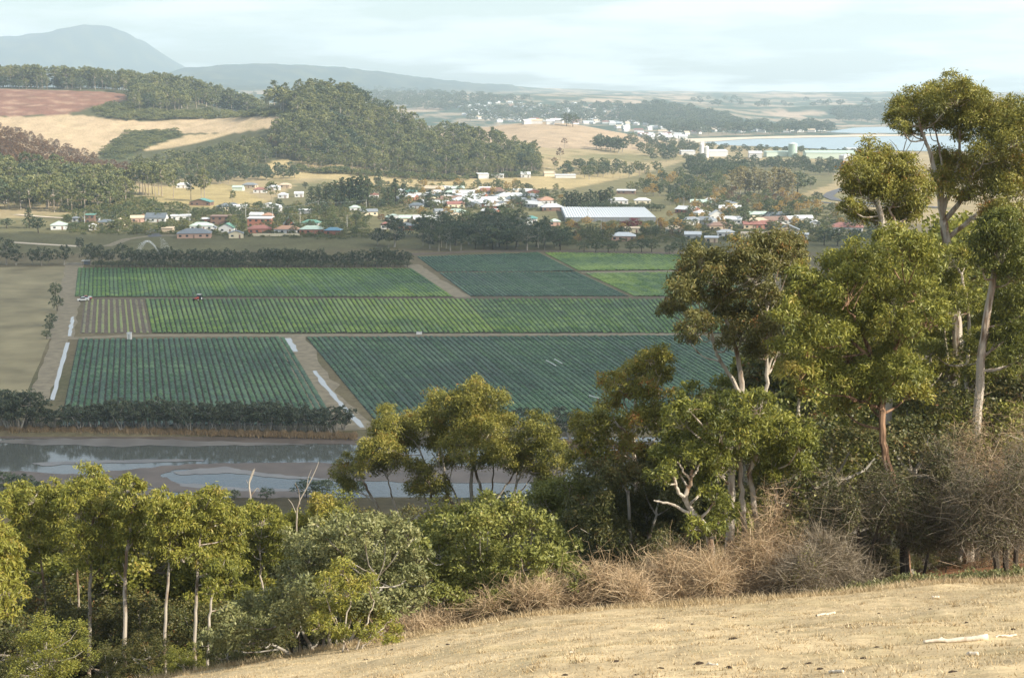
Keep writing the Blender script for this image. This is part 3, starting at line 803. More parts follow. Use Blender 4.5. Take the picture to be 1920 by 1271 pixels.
def twig_bush(name, label, px, py, wpx, hpx, D, twigs, leaves, twigmat, leafmat='thorn_leaf', cat='bush', group=None, stems=(), base=0.5, arch=0.6, leafL=0.07, tw=0.0075, tl=1.25, lift=0.0):
    """thorny tangle: arching canes from the ground, side twigs and a few leaves; px,py = middle of its foot"""
    _seed[0] += 1; rr = np.random.default_rng(_seed[0])
    p = at_depth(px, py, D); g = float(hz(p[0], p[1])); org = np.array([p[0], p[1], g])
    root = empty(name, org); tag(root, label, cat, group)
    Wm = wpx * D / F * 0.5; Hm = hpx * D / F + (p[2] - g)
    Hm = max(Hm, 0.6)
    nlump = 9
    LC = np.stack([rr.uniform(-0.72, 0.72, nlump), rr.uniform(-0.6, 0.6, nlump), rr.uniform(0.0, 0.62, nlump)], 1); LR = rr.uniform(0.26, 0.46, nlump)
    LC[:3, 2] = 0.0; LR[:3] = 0.42
    LC[:3, 0] = (-0.6, 0.0, 0.6)
    def inside(n):
        d = unit(rr.normal(0, 1, (n, 3))); d[:, 2] = np.abs(d[:, 2])
        j = rr.integers(0, len(LC), n)
        q = LC[j] * np.array([Wm, min(Wm, 2.6), Hm]) + d * (rr.random((n, 1)) ** 0.45) * LR[j][:, None] * np.array([Wm, min(Wm, 2.6), Hm])
        q[:, 2] = np.abs(q[:, 2])
        q[:, 2] = q[:, 2] * (1 - lift) + lift * Hm
        q[:, 2] *= 0.80 + 0.25 * wob(q[:, 0] * 1.0 + org[0], q[:, 1] + org[1], 1.6, 2)
        return q
    Tg = Geo()
    c = inside(twigs)
    gz = hz(c[:, 0] + org[0], c[:, 1] + org[1]) - g
    c[:, 2] = np.maximum(c[:, 2] + gz * 0.7, gz + 0.05)
    d = unit(rr.normal(0, 1, (twigs, 3)) * np.array([1.15, 1.15, 0.8]) + np.array([0, 0, arch * 0.55]) + 0.12 * c / np.array([Wm, 2, Hm]))
    l = tl * rr.uniform(0.3, 1.0, (twigs, 1)) * np.where(rr.random((twigs, 1)) < 0.05, 1.7, 1.0); b = unit(np.cross(d, rr.normal(0, 1, (twigs, 3)))) * tw * rr.uniform(0.5, 1.2, (twigs, 1))
    bend = rr.normal(0, 0.26, (twigs, 3)) * l
    m = c + d * l * 0.5 + bend; e = c + d * l + bend * 0.5 + np.array([0, 0, -0.12]) * l
    V = np.stack([c - b, c + b, m + b * 0.7, m - b * 0.7, e + b * 0.25, e - b * 0.25], 1).reshape(-1, 3)
    i = np.arange(twigs)[:, None] * 6
    Q = np.concatenate([i + np.array([0, 1, 2, 3]), i + np.array([3, 2, 4, 5])])
    Tg.add(V, Q, np.repeat(np.clip(base + rr.normal(0, 0.2, twigs), 0, 1), 6))
    link('canes', Tg.mesh('canes', MAT[twigmat]), root)
    if leaves:
        lc = inside(leaves); gz = hz(lc[:, 0] + org[0], lc[:, 1] + org[1]) - g; lc[:, 2] = np.maximum(lc[:, 2] + gz * 0.7, gz + 0.05)
        V, Q, T = leaf_quads(lc, unit(lc + 1e-3), leafL, leafL * 0.6, 0.1, rr, base + rr.normal(0, 0.2, leaves) + 0.25 * wob(lc[:, 0] + org[0], lc[:, 2], 1.0, 2))
        Lg = Geo(); Lg.add(V, Q, T); link('foliage', Lg.mesh('foliage', MAT[leafmat]), root)
    if stems:
        S = Geo()
        for pth, ra, rb in stems:
            P = np.array([at_depth(x, y, D - 0.3) for x, y in pth]); gz = float(hz(P[0][0], P[0][1]))
            P[0][2] = gz - 0.1
            V, Q = tube(smooth_path(P, 8) - org, np.linspace(ra, rb, 8), 7); S.add(V, Q)
        link('stem', S.mesh('stem', MAT['bark_dark']), root)
    return root

# ------------------------------------------------------------------ foreground gums (lobes and stems in photo pixels)
def LB(s):
    return [tuple(float(v) for v in a.split(',')) for a in s.split()]
def TP(s):
    return [tuple(float(v) for v in a.split(',')) for a in s.split()]

px_tree('eucalyptus_tree', "tallest gum at the right edge, spreading yellow-green crown above the bay", 75,
    LB("1720,190,36 1700,212,27 1745,180,28 1788,175,34 1820,186,30 1765,207,30 1850,196,36 1885,210,38 1905,250,44 1870,245,34 1830,225,30 1792,228,24 1742,228,20 1690,236,14 1708,246,14 1800,252,18 1850,276,26 1900,300,38 1772,306,30,.12 1800,322,36,.14 1840,330,32,.1 1872,316,34 1905,342,40 1760,346,24,.1 1822,356,24,.12 1890,390,36 1915,420,40 1680,215,14 1930,280,40 1940,340,40 1935,220,34"),
    [(TP("1786,800 1790,720 1796,640 1788,560 1780,500 1773,440 1768,412"), (.34, .22)),
     (TP("1768,412 1756,345 1745,292 1730,252 1722,218"), (.17, .05)), (TP("1771,405 1788,335 1799,290 1798,235"), (.15, .05)),
     (TP("1778,415 1803,372 1830,310 1850,258"), (.16, .05)), (TP("1782,440 1832,402 1870,386 1902,352"), (.14, .05)),
     (TP("1768,412 1768,360 1768,320 1757,262 1748,230"), (.10, .03)), (TP("1776,798 1772,745 1758,712 1735,684 1712,648"), (.24, .10)), (TP("1770,740 1776,690 1772,640 1770,600"), (.16, .06))],
    leaf='gum_leaf', base=0.52, dj=0.8)
px_tree('eucalyptus_tree', "rounded yellow-green gum left of the tallest one, with bent pale stem", 68,
    LB("1635,290,30 1610,320,30 1652,320,34 1690,310,26 1715,337,26 1600,350,22 1640,360,34 1682,360,34 1720,370,24 1706,400,24 1688,398,24 1595,386,17 1615,402,22 1583,392,11 1642,412,13 1660,340,30 1735,350,16"),
    [(TP("1672,600 1669,520 1666,470 1658,430 1650,392 1646,372"), (.20, .08)), (TP("1668,475 1681,432 1677,415 1667,390"), (.10, .05)), (TP("1664,430 1640,382 1620,372"), (.07, .03))],
    base=0.55, dj=0.8)
px_tree('eucalyptus_tree', "gum with shaded leaning trunk cut by right picture edge", 66,
    LB("1850,450,32 1880,430,34 1910,460,38 1842,492,24 1872,410,26 1902,512,28 1897,562,34 1905,612,34 1872,622,28 1912,662,30 1945,480,36 1945,560,36 1945,640,36"),
    [(TP("1835,740 1842,650 1856,560 1869,490 1872,440"), (.24, .12)), (TP("1869,500 1890,490 1915,492"), (.11, .08)), (TP("1865,520 1885,470 1900,440"), (.09, .05))],
    leaf='gum_leaf_green', base=0.32, dj=0.7)
px_tree('eucalyptus_tree', "bushy green gum around the pale lower trunk of tallest gum", 71,
    LB("1780,482,32 1802,520,34 1762,512,24 1800,560,28 1842,600,32 1872,570,26 1842,650,30 1872,690,30 1832,702,26 1745,652,22 1752,560,24 1815,470,24"),
    [(TP("1812,790 1812,700 1818,610 1806,530 1795,500"), (.14, .06)), (TP("1816,640 1850,600"), (.07, .04))],
    leaf='gum_leaf_green', base=0.48, dj=0.8)
px_tree('eucalyptus_tree', "broad dense green gum with reddish bare trunk and pale snapped branch", 56,
    LB("1690,460,38 1660,450,25 1720,480,34 1600,485,34 1560,500,32 1642,500,40 1520,520,30 1590,540,42 1660,555,46 1720,540,36 1545,562,36 1500,560,28 1612,600,44 1690,610,42 1740,590,34 1540,622,38 1502,630,30 1590,650,40 1660,660,42 1640,702,36 1590,706,34 1690,690,34 1622,738,32 1660,735,30 1540,690,32 1500,690,28,.2 1710,726,26,.2 1575,756,24,.15 1476,590,24 1470,650,24"),
    [(TP("1700,1050 1690,965 1672,900 1658,840 1653,790 1654,755"), (.20, .13)), (TP("1654,768 1628,757 1606,750 1585,742"), (.09, .05)), (TP("1654,755 1630,660 1600,590"), (.12, .05)), (TP("1654,755 1680,640 1700,540"), (.12, .05)), (TP("1630,660 1560,610 1520,570"), (.07, .03))],
    leaf='gum_leaf_green', bark='bark_brown', base=0.52, dens=1.0)
px_tree('eucalyptus_tree', "olive gum with drooping left crown and forked white stems over the fields", 62,
    LB("1320,480,30 1300,505,32 1340,512,30 1280,540,26 1310,550,26 1265,570,20 1250,580,15 1390,476,34 1370,502,30 1420,470,32 1412,512,32 1440,456,26 1470,460,28 1450,490,30 1490,466,22 1402,540,28 1360,546,24 1340,576,24 1372,590,28 1405,582,28 1436,556,24 1460,580,30 1490,592,28 1300,608,22 1290,634,15 1332,602,18 1390,622,32 1440,620,32 1430,650,28 1460,650,24 1412,602,26 1500,532,26 1365,640,16"),
    [(TP("1400,900 1396,820 1392,760 1390,720 1385,672 1372,628 1362,600"), (.20, .07)), (TP("1392,745 1366,700 1346,668 1338,640 1330,606"), (.10, .05)), (TP("1340,650 1326,620 1318,600"), (.05, .02)),
     (TP("1438,880 1438,800 1437,740 1438,670 1434,600"), (.14, .06)), (TP("1437,700 1452,660 1470,630"), (.06, .03)), (TP("1332,605 1305,560 1285,545"), (.05, .02))],
    leaf='gum_leaf_olive', base=0.5, dj=0.8)
px_tree('eucalyptus_tree', "thin reddish-tinged gum between the round gum and the olive gum", 64,
    LB("1225,665,26 1210,690,27 1245,700,19 1180,702,25,.15 1150,712,20,.15 1166,732,25,.2 1205,732,25 1236,736,19,.2 1142,757,19,.2 1110,786,28 1140,802,28 1100,820,24 1130,842,28 1200,780,25 1230,772,24 1240,802,26 1180,832,26,.2 1212,850,26 1160,862,24 1092,850,20"),
    [(TP("1195,950 1188,860 1186,800 1192,755 1203,705"), (.15, .05)), (TP("1188,820 1150,790 1120,775"), (.07, .03)), (TP("1190,780 1225,735 1240,700"), (.05, .02))],
    leaf='gum_leaf', base=0.52)
px_tree('eucalyptus_tree', "wide domed gum in the centre with many fanning pale stems before the river", 84,
    LB("885,735,24 860,750,26 915,746,22 830,760,24 880,770,28 920,776,24 850,790,28 800,790,26 900,806,28 945,790,22 770,800,26 740,786,24 735,810,26 720,832,22 762,836,22 822,826,26 870,830,28 930,830,28 965,832,26 990,790,20,-.1 1010,810,24,-.1 1030,836,24,-.1 1006,850,24 700,842,20 690,866,22 662,872,20 640,890,17 666,905,16 722,872,19 742,860,20 850,862,20 902,856,22 970,868,24 1002,880,19 780,880,20 792,902,22 812,912,20 1042,870,22 1026,900,20 950,860,20"),
    [(TP("890,1010 884,930 886,880 896,830 902,800"), (.16, .05)), (TP("905,1010 904,950 894,890 872,850 852,826"), (.12, .04)), (TP("850,1010 840,930 833,880 826,840"), (.11, .04)), (TP("950,1010 954,950 968,905 988,875"), (.13, .04)),
     (TP("905,1008 935,930 962,890 975,860"), (.08, .03)), (TP("742,990 700,935 682,905 668,880"), (.12, .04)), (TP("815,975 808,945 804,900 790,850 775,825"), (.10, .03)), (TP("760,985 735,930 725,890"), (.07, .03)), (TP("880,1005 860,940 835,890 810,850"), (.08, .03)), (TP("920,1005 922,930 925,880 930,840"), (.07, .03))],
    leaf='gum_leaf', base=0.54, dj=0.7, rs=1.2, dens=0.85)
px_tree('eucalyptus_tree', "dense green gum on three pale trunks above the bramble", 52,
    LB("1290,760,26 1280,786,28 1320,780,30 1270,816,26 1310,822,32 1350,760,26,-.1 1390,766,32 1420,760,26 1350,802,30,-.1 1390,802,34 1430,800,30,.15 1470,800,30,.1 1500,830,26 1510,810,20 1460,840,32 1420,840,30 1380,842,30 1340,852,28 1300,850,28 1482,860,30 1500,876,22 1450,880,26 1350,880,24"),
    [(TP("1368,1010 1370,945 1373,890 1380,830"), (.20, .12)), (TP("1396,1010 1393,950 1389,890 1392,830"), (.13, .08)), (TP("1420,1005 1413,935 1406,885 1426,830"), (.13, .08)), (TP("1450,1010 1455,940 1450,880"), (.10, .06))],
    leaf='gum_leaf_green', base=0.42)
px_tree('eucalyptus_tree', "small crooked white-limbed gum left of the three pale trunks", 50,
    LB("1342,930,24 1352,962,22 1322,902,17 1262,862,24 1242,884,22 1300,985,20 1342,988,18 1232,850,20"),
    [(TP("1332,1012 1302,965 1286,938 1293,905 1298,880"), (.16, .05)), (TP("1288,940 1268,916 1262,882"), (.08, .04)), (TP("1302,966 1262,946 1226,938"), (.07, .03)), (TP("1293,905 1280,880 1270,865"), (.05, .02)), (TP("1293,905 1304,885 1312,870"), (.05, .02))],
    leaf='gum_leaf_green', base=0.40)
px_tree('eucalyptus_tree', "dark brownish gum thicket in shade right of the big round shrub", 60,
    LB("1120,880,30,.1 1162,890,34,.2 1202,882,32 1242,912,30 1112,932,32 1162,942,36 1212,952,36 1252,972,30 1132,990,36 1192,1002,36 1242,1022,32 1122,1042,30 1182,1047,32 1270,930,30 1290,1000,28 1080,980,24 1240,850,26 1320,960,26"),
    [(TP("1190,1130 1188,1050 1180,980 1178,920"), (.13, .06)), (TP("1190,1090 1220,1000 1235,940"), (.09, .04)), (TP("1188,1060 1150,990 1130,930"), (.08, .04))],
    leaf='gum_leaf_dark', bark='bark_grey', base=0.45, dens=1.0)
px_tree('wattle_tree', "small bright wattle peeking above the big round shrub", 62,
    LB("1040,916,28 1070,902,26 1092,930,28 1052,945,28 1020,932,24 1082,960,26 1100,906,15,.2 1060,975,24"),
    [(TP("1065,1080 1062,1000 1060,950"), (.10, .04))], leaf='wattle_leaf', base=0.42, dj=0.8)
px_tree('shrub', "big round bright-green shrub in the middle above the dry paddock", 50,
    LB("880,960,26 920,946,28 960,960,30 850,986,28 812,1002,26 900,986,32 950,990,32 1000,976,26 1030,1002,28 1060,1022,26 830,1032,30 880,1032,36 930,1042,36 980,1042,34 1032,1052,32 1078,1062,26 1088,1086,20 822,1072,28 862,1082,34 912,1092,36 962,1092,34 1012,1096,30 1058,1096,22 832,1112,26 882,1132,28 932,1132,26 792,1032,19 985,1125,24"),
    [(TP("915,1180 915,1130 912,1060"), (.10, .04)), (TP("925,1180 960,1110 985,1060"), (.07, .03)), (TP("905,1180 870,1110 845,1050"), (.07, .03))],
    leaf='wattle_leaf', bark='bark_grey', base=0.46, cat='shrub', L=0.16, W=0.07, droop=0.0, nsub=16)
px_tree('shrub', "pale grey-green flowering shrub left of the big round shrub", 46,
    LB("562,1012,28 602,992,26 642,986,30 682,990,28 722,986,28 762,1002,26 582,1042,32 632,1032,32 692,1032,34 742,1036,30 785,1042,20 552,1072,30 602,1076,34 662,1082,36 722,1082,34 770,1076,22 532,1112,30 582,1122,34 642,1132,34 702,1132,32 752,1122,24 502,1152,28 552,1162,30 442,1162,28 472,1132,26 432,1190,26 490,1190,26 782,1112,18 600,1180,28 400,1200,22"),
    [(TP("620,1260 618,1190 620,1110"), (.10, .04)), (TP("630,1260 680,1150 710,1080"), (.07, .03)), (TP("610,1260 560,1170 540,1110"), (.07, .03)), (TP("600,1262 500,1200 460,1170"), (.06, .03))],
    leaf='grey_leaf', bark='bark_grey', base=0.44, cat='shrub', L=0.16, W=0.065, droop=0.0, nsub=16)
px_tree('sapling', "feathery green sapling with thin white stems before the pale shrub", 42,
    LB("640,1062,20 612,1092,22 652,1102,24 690,1092,20 612,1132,24 662,1142,26 700,1142,22 726,1172,20 602,1166,22 690,1182,20 735,1196,16 640,1185,20"),
    [(TP("643,1220 648,1165 658,1112 645,1075"), (.035, .012)), (TP("665,1222 690,1160 702,1125"), (.035, .012)), (TP("655,1222 625,1165 612,1120"), (.03, .012)), (TP("672,1222 710,1185 735,1160"), (.025, .01))],
    leaf='gum_leaf_green', base=0.62, cat='tree', L=0.13, W=0.035, dens=0.7, sub=True)
px_tree('eucalyptus_tree', "light green gum filling between the olive gum and the broad green gum", 66,
    LB("1490,500,26 1508,540,26 1478,562,24 1496,612,26 1516,652,24 1476,690,24 1505,720,24"),
    [(TP("1500,880 1498,780 1496,680 1492,560"), (.12, .05))], leaf='gum_leaf', base=0.58, dj=0.9)
px_tree('eucalyptus_tree', "soft yellow-green gum between the broad green gum and tallest gum's trunk", 74,
    LB("1735,470,28 1758,522,28 1730,562,28 1762,602,28 1735,642,26 1772,682,24 1718,692,26 1745,735,26"),
    [(TP("1742,860 1742,760 1745,650 1742,520"), (.13, .05))], leaf='gum_leaf_green', base=0.60, dj=0.9)
# slender gums of the lower left
LG = [
 ("slender gum with the highest pointed crown at lower left, white trunk", 60, "170,890,24 186,915,26 152,920,26 196,946,24 142,952,28 180,972,28 206,982,20 152,992,26 190,1012,26 214,1022,18 162,1042,24 200,1046,22", "166,1300 168,1150 170,1050 175,980 172,920", .13, 0.05),
 ("slender gum with bright white trunk right of the highest pointed crown", 58, "236,905,19 255,910,17 240,936,22 262,946,20 226,962,20 250,972,22 270,976,15 240,1002,20 262,1002,17 216,1062,18 226,1040,18", "235,1300 234,1150 236,1060 245,980 250,930", .14, 0.08),
 ("slim gum standing before gap to the river mud, third from the highest crown", 57, "310,930,20 330,946,20 296,952,19 346,942,15 320,972,26 340,982,22 302,992,22 330,1012,26 350,1012,20 312,1032,22 346,1042,20 290,1016,17", "310,1300 309,1180 316,1080 320,1020 318,970", .11, 0.1),
 ("slim gum with yellowish top left of the pale shrub", 58, "395,925,19 376,942,22 415,942,19 400,962,24 430,966,20 372,976,22 390,992,26 430,1002,22 450,992,17 410,1022,24 440,1032,20 386,1042,20 420,1056,22 450,1062,18", "366,1300 366,1180 369,1100 371,1030 386,970", .12, 0.06),
 ("short leafy gum with brown trunk below the yellowish slim gum", 54, "405,1082,22 430,1086,20 396,1102,18 440,1110,18 415,1060,18", "389,1290 392,1180 397,1120 408,1080", .10, 0.0),
 ("rounded gum crown left of the highest pointed crown", 64, "120,922,20 100,912,19 90,936,24 120,952,24 100,976,24 130,1002,22 80,992,20 110,1022,22 140,1042,18", "148,1300 147,1120 140,1030 118,960", .10, 0.02),
 ("bushy gum second from the left picture edge", 62, "30,922,22 60,932,22 20,946,22 50,956,26 80,946,20 40,986,26 70,1002,22 30,1022,24 60,1036,22 36,1050,20", "82,1300 86,1150 76,1050 58,960", .11, 0.05),
 ("near yellow-green gum cut by the left picture edge", 48, "0,990,26 15,1020,24 0,1052,30 20,1072,24 5,1102,28 25,1112,20 10,1142,22 -30,1010,30 -30,1070,30", "-10,1310 -4,1150 -6,1050 0,1000", .12, 0.15),
 ("leafy gum top just left of the dead white snag", 66, "470,956,19 490,972,20 510,962,17 480,996,22 510,1002,20 470,1022,20 500,1032,22 530,986,17 535,1010,18 515,1040,20", "500,1300 496,1150 490,1080 486,1010", .10, 0.02),
 ("orange-tipped gum crown rising behind the pale shrub", 68, "600,936,17,.25 620,952,20,.1 592,962,19,.15 640,966,19 562,976,19 660,986,17 612,978,19 580,1000,20 640,1000,20", "605,1180 600,1080 602,990", .10, 0.12),
]
for lab, D, lb, tr, r0, bo in LG:
    px_tree('eucalyptus_tree', lab, D, LB(lb), [(TP(tr), (r0 * 0.8, r0 * 0.3))], leaf='gum_leaf_green', base=0.52 + bo, dj=0.9, droop=0.7)

# dead snags
def snag(label, D, paths):
    root = None; G = Geo()
    for k, (p, ra, rb) in enumerate(paths):
        P = np.array([at_depth(x, y, D) for x, y in TP(p)])
        if k == 0:
            g = float(hz(P[0][0], P[0][1])); org = np.array([P[0][0], P[0][1], g])
            P = np.concatenate([[[P[0][0], P[0][1], g - 0.2]], P])
            root = empty('dead_tree', org); tag(root, label, 'dead tree')
        V, Q = tube(smooth_path(P, 10) - org, np.linspace(ra, rb, 10), 6)
        if k == 0: T0 = Geo(); T0.add(V, Q); link('trunk', T0.mesh('trunk', MAT['bark_pale']), root)
        else:
            b = Geo(); b.add(V, Q); link('branch', b.mesh('branch', MAT['bark_pale']), root)
snag("bleached dead snag standing against the river mud", 76, [("474,1000 470,935 467,905 476,880", .07, .04), ("470,930 482,915 486,920", .03, .015), ("468,905 474,890 478,878", .03, .015), ("469,915 462,900", .02, .01)])
snag("thin bare dead branches right of the bleached snag", 66, [("556,1000 560,945 575,915 590,885 598,865", .05, .012), ("562,945 560,920 553,905", .02, .008), ("575,915 578,895 584,880", .02, .008), ("558,970 548,945 540,935", .02, .008)])
snag("leafless dead treetop between the two right gums and the bay", 78, [("1695,440 1694,330 1694,285 1700,262", .06, .02), ("1694,300 1680,275 1668,262", .025, .008), ("1694,292 1708,268 1716,250", .025, .008), ("1694,310 1725,285 1735,262", .03, .01), ("1700,262 1697,250 1702,240", .012, .006), ("1668,300 1660,280 1665,265", .012, .006)])

# darker shrubs and saplings that fill the slope between the gums
FILL = [
 ("dark shrub low in the left corner under the gums", 52, 60, 1215, 55, 40), ("leafy green sapling in the bottom left corner", 47, 90, 1200, 45, 55), ("low dark shrub at bottom between first white trunks", 54, 200, 1240, 50, 36),
 ("shaded undergrowth shrub between the white trunk and slim gum", 55, 275, 1215, 46, 44), ("dark shrub below the slim gums at paddock edge", 54, 345, 1235, 46, 34), ("dark shrub left of the pale shrub near paddock corner", 52, 425, 1225, 44, 34),
 ("tall shaded shrub behind the left white trunks", 66, 205, 1120, 60, 50), ("tall shaded shrub behind the slim gums", 68, 295, 1115, 60, 50), ("dark leafy shrub behind the two left trunks", 66, 110, 1110, 60, 54),
 ("shaded sapling below the left edge gum", 60, 30, 1130, 60, 60), ("dark shrub behind yellowish slim gum", 66, 450, 1120, 60, 50), ("dark bush beneath the wide domed gum, left of its stems", 78, 690, 965, 60, 32),
 ("dark bush beneath the wide domed gum, right of its stems", 78, 950, 960, 60, 34), ("shaded bush below domed gum behind round shrub", 74, 830, 960, 60, 30), ("dark bush under the thin reddish gum", 66, 1150, 900, 60, 36),
 ("dark shrub under the olive gum crown", 66, 1340, 740, 46, 36), ("dark green bush under olive gum at right", 64, 1470, 730, 50, 40), ("dark bush filling between broad gum and thicket", 60, 1560, 790, 60, 44), ("dark bush behind red trunk of the broad gum", 64, 1720, 800, 60, 50),
 ("shaded bush behind the tallest gum's trunk", 84, 1740, 440, 44, 44), ("shaded bush right of tallest gum's trunk", 86, 1830, 430, 44, 40), ("dark bush between tallest gum and picture edge", 74, 1880, 730, 50, 44), ("shaded shrub behind the three pale trunks", 58, 1400, 960, 60, 44), ("shaded shrub left of crooked white-limbed gum", 56, 1240, 1060, 56, 40)]
FILL_LATER = FILL
# thorn thickets along the paddock edge
def edge_y(x):
    return float(np.interp(x, [370, 640, 773, 890, 1000, 1280, 1530, 1920], [1271, 1224, 1202, 1187, 1170, 1149, 1124, 1084]))
names_t = ["low reddish bramble at the left end of the thorny edge", "second low bramble from the left along the paddock edge", "thin bramble below the big round shrub's left side", "bramble with reddish canes under the big round shrub", "straw-coloured bramble below the round shrub's right side",
           "bramble with yellow leaves halfway along the paddock edge", "tall tan bramble right of the big round shrub", "arching tan bramble below the dark gum thicket", "reddish-brown cane mass left of the crooked gum", "tall brown cane mass below crooked gum", "brown thorny mass under the three pale trunks", "brown thorny mass right of the three pale trunks", "thorn bush with green shoots at the paddock edge", "dark thorny bush left of the red trunk's foot"]
for k, lab in enumerate(names_t):
    x = 790 + k * 60; D = 47.6 + (k % 3) * 0.9
    h = np.interp(x, [780, 900, 1050, 1200, 1350, 1500, 1600], [42, 75, 115, 145, 170, 150, 130])
    twig_bush('bramble_bush', lab, x, edge_y(x) + 4, 175, h * (0.72, 1.08, 0.9, 1.15, 0.8)[k % 5], D, 4400, 3200, 'twig_tan' if k < 12 else 'twig_grey', 'thorn_leaf' if k not in (5, 12) else 'wattle_leaf', base=0.74 if k < 10 else 0.58, arch=0.7)
twig_bush('hawthorn_bush', "large dark hawthorn tangle left of the red trunk", 1590, 1075, 210, 290, 51, 4000, 21000, 'twig_grey', 'hawthorn_leaf', base=0.42, arch=0.2, leafL=0.095, stems=[(TP("1600,1100 1610,1000 1590,900"), .09, .04), (TP("1610,1100 1640,1010 1660,930"), .08, .04)])
twig_bush('hawthorn_bush', "large dark hawthorn tangle right of the red trunk", 1755, 1050, 190, 300, 51.5, 4000, 21000, 'twig_grey', 'hawthorn_leaf', base=0.42, arch=0.2, leafL=0.095, lift=0.25, stems=[(TP("1700,1085 1695,1030 1705,960"), .22, .10), (TP("1730,1075 1745,1020 1760,990"), .06, .03)])
twig_bush('hawthorn_bush', "pale grey twiggy thorn tree at the right picture edge", 1880, 1040, 230, 340, 49.5, 7000, 14000, 'twig_grey', 'hawthorn_leaf', base=0.48, arch=0.15, leafL=0.08, lift=0.22, stems=[(TP("1872,1062 1862,1000 1850,930"), .12, .06), (TP("1888,1062 1885,1000 1890,930"), .12, .06), (TP("1905,1058 1908,1000 1925,950"), .10, .06)])
twig_bush('hawthorn_bush', "brown thorn tangle behind, below the bushy green gum", 1850, 860, 260, 170, 60, 5500, 12000, 'twig_tan', 'hawthorn_leaf', base=0.5, arch=0.2, leafL=0.07)
twig_bush('hawthorn_bush', "leafy brown thorn bush between pale trunks and red trunk", 1500, 1040, 190, 190, 50.5, 5000, 10000, 'twig_tan', base=0.5, arch=0.4, leafL=0.06)
# ------------------------------------------------------------------ middle and far trees: a few shapes, copied
def std_tree(kind, seed, nleaf, leaf):
    """returns (trunk Geo, crown Geo) of a tree one metre tall, to be scaled"""
    rr = np.random.default_rng(seed); B = Geo(); C = Geo()
    lobes = []
    if kind == 'gum':
        cb = rr.uniform(0.32, 0.48); n = 13
        for k in range(n):
            t = (k + 0.5) / n; a = k * 2.4 + rr.uniform(0, 1); z = cb + 0.08 + (0.88 - cb) * t
            w_ = 0.24 * math.sin(math.pi * (0.22 + 0.70 * t)) * rr.uniform(0.55, 1.1)
            lobes.append((w_ * math.cos(a), w_ * math.sin(a), z, rr.uniform(0.085, 0.135)))
        lobes.append((0, 0, 0.90, 0.10))
    elif kind == 'round':
        n = 14
        for k in range(n):
            t = (k + 0.5) / n; a = k * 2.4; z = 0.28 + 0.56 * t
            w_ = 0.38 * math.sin(math.pi * (0.18 + 0.72 * t)) * rr.uniform(0.5, 1.05)
            lobes.append((w_ * math.cos(a), w_ * math.sin(a), z, rr.uniform(0.14, 0.20)))
    elif kind == 'bank':
        n = 12
        for k in range(n):
            t = (k + 0.5) / n; a = k * 2.4; z = 0.30 + 0.56 * t
            w_ = 0.42 * math.sin(math.pi * (0.25 + 0.6 * t)) * rr.uniform(0.4, 1.1)
            lobes.append((w_ * math.cos(a), w_ * math.sin(a), z, rr.uniform(0.11, 0.17)))
    elif kind == 'pine':
        n = 20
        for k in range(n):
            t = (k + 0.5) / n; a = k * 2.4; z = 0.10 + 0.84 * t
            w_ = 0.26 * (1 - t * 0.85) * rr.uniform(0.5, 1.1)
            lobes.append((w_ * math.cos(a), w_ * math.sin(a), z, 0.14 * (1 - 0.62 * t)))
    elif kind == 'poplar':
        n = 14
        for k in range(n):
            t = (k + 0.5) / n; a = k * 2.4; z = 0.14 + 0.80 * t
            w_ = 0.10 * math.sin(math.pi * (0.15 + 0.8 * t)) * rr.uniform(0.5, 1.1)
            lobes.append((w_ * math.cos(a), w_ * math.sin(a), z, 0.085))
    elif kind == 'scrub':
        for k in range(9):
            a = k * 2.4; q = math.sqrt((k + 0.5) / 9)
            lobes.append((0.62 * q * math.cos(a), 0.62 * q * math.sin(a), 0.30 + 0.35 * (1 - q) + rr.uniform(-.05, .15), rr.uniform(0.24, 0.34)))
    tr = {'gum': 0.016, 'round': 0.025, 'bank': 0.02, 'pine': 0.02, 'poplar': 0.014, 'scrub': 0.02}[kind]
    top = 0.86 if kind in ('gum', 'pine', 'poplar') else 0.6
    lean = rr.normal(0, 0.03, 2)
    S = smooth_path([(0, 0, -0.03), (lean[0] * 0.4, lean[1] * 0.4, 0.35 * top), (lean[0], lean[1], top)], 6)
    V, Q = tube(S, np.linspace(tr * 1.2, tr * 0.3, 6), 6); B.add(V, Q)
    if kind == 'bank':
        for k in range(3):
            a = rr.uniform(0, 6.28); S2 = smooth_path([(0.03 * math.cos(a), 0.03 * math.sin(a), -0.02), (0.14 * math.cos(a), 0.14 * math.sin(a), 0.3), (0.26 * math.cos(a), 0.26 * math.sin(a), 0.55)], 5)
            V, Q = tube(S2, np.linspace(tr, tr * 0.4, 5), 5); B.add(V, Q)
    for x, y, z, R in lobes:
        p0 = S[int(np.clip(np.searchsorted(S[:, 2], z * 0.72), 0, 5))]
        V, Q = tube(smooth_path([p0, (0.6 * x + 0.4 * p0[0], 0.6 * y + 0.4 * p0[1], z * 0.85), (x, y, z)], 4), np.linspace(tr * 0.45, tr * 0.12, 4), 3); B.add(V, Q)
        k = int(nleaf / len(lobes))
        V, Q, T, _ = lobe(np.array([x, y, z]), R, rr, k, 7, 0.8, 0.5, 0.14, leaf, leaf * 0.62, 0.15, 0.2)
        C.add(V, Q, T)
    return B, C

def joined(kind, seed, nleaf, leaf, leafmat, bark):
    B, C = std_tree(kind, seed, nleaf, leaf)
    nb = sum(len(q) for q in B.Q)
    V = np.concatenate(B.V + C.V); Q = np.concatenate([np.concatenate(B.Q), np.concatenate(C.Q) + B.n])
    idx = np.zeros(len(Q), int); idx[nb:] = 1
    return np_mesh(kind, V, [Q], [MAT[bark], MAT[leafmat]], idx, attrs={'tint': np.concatenate(B.t + C.t)})

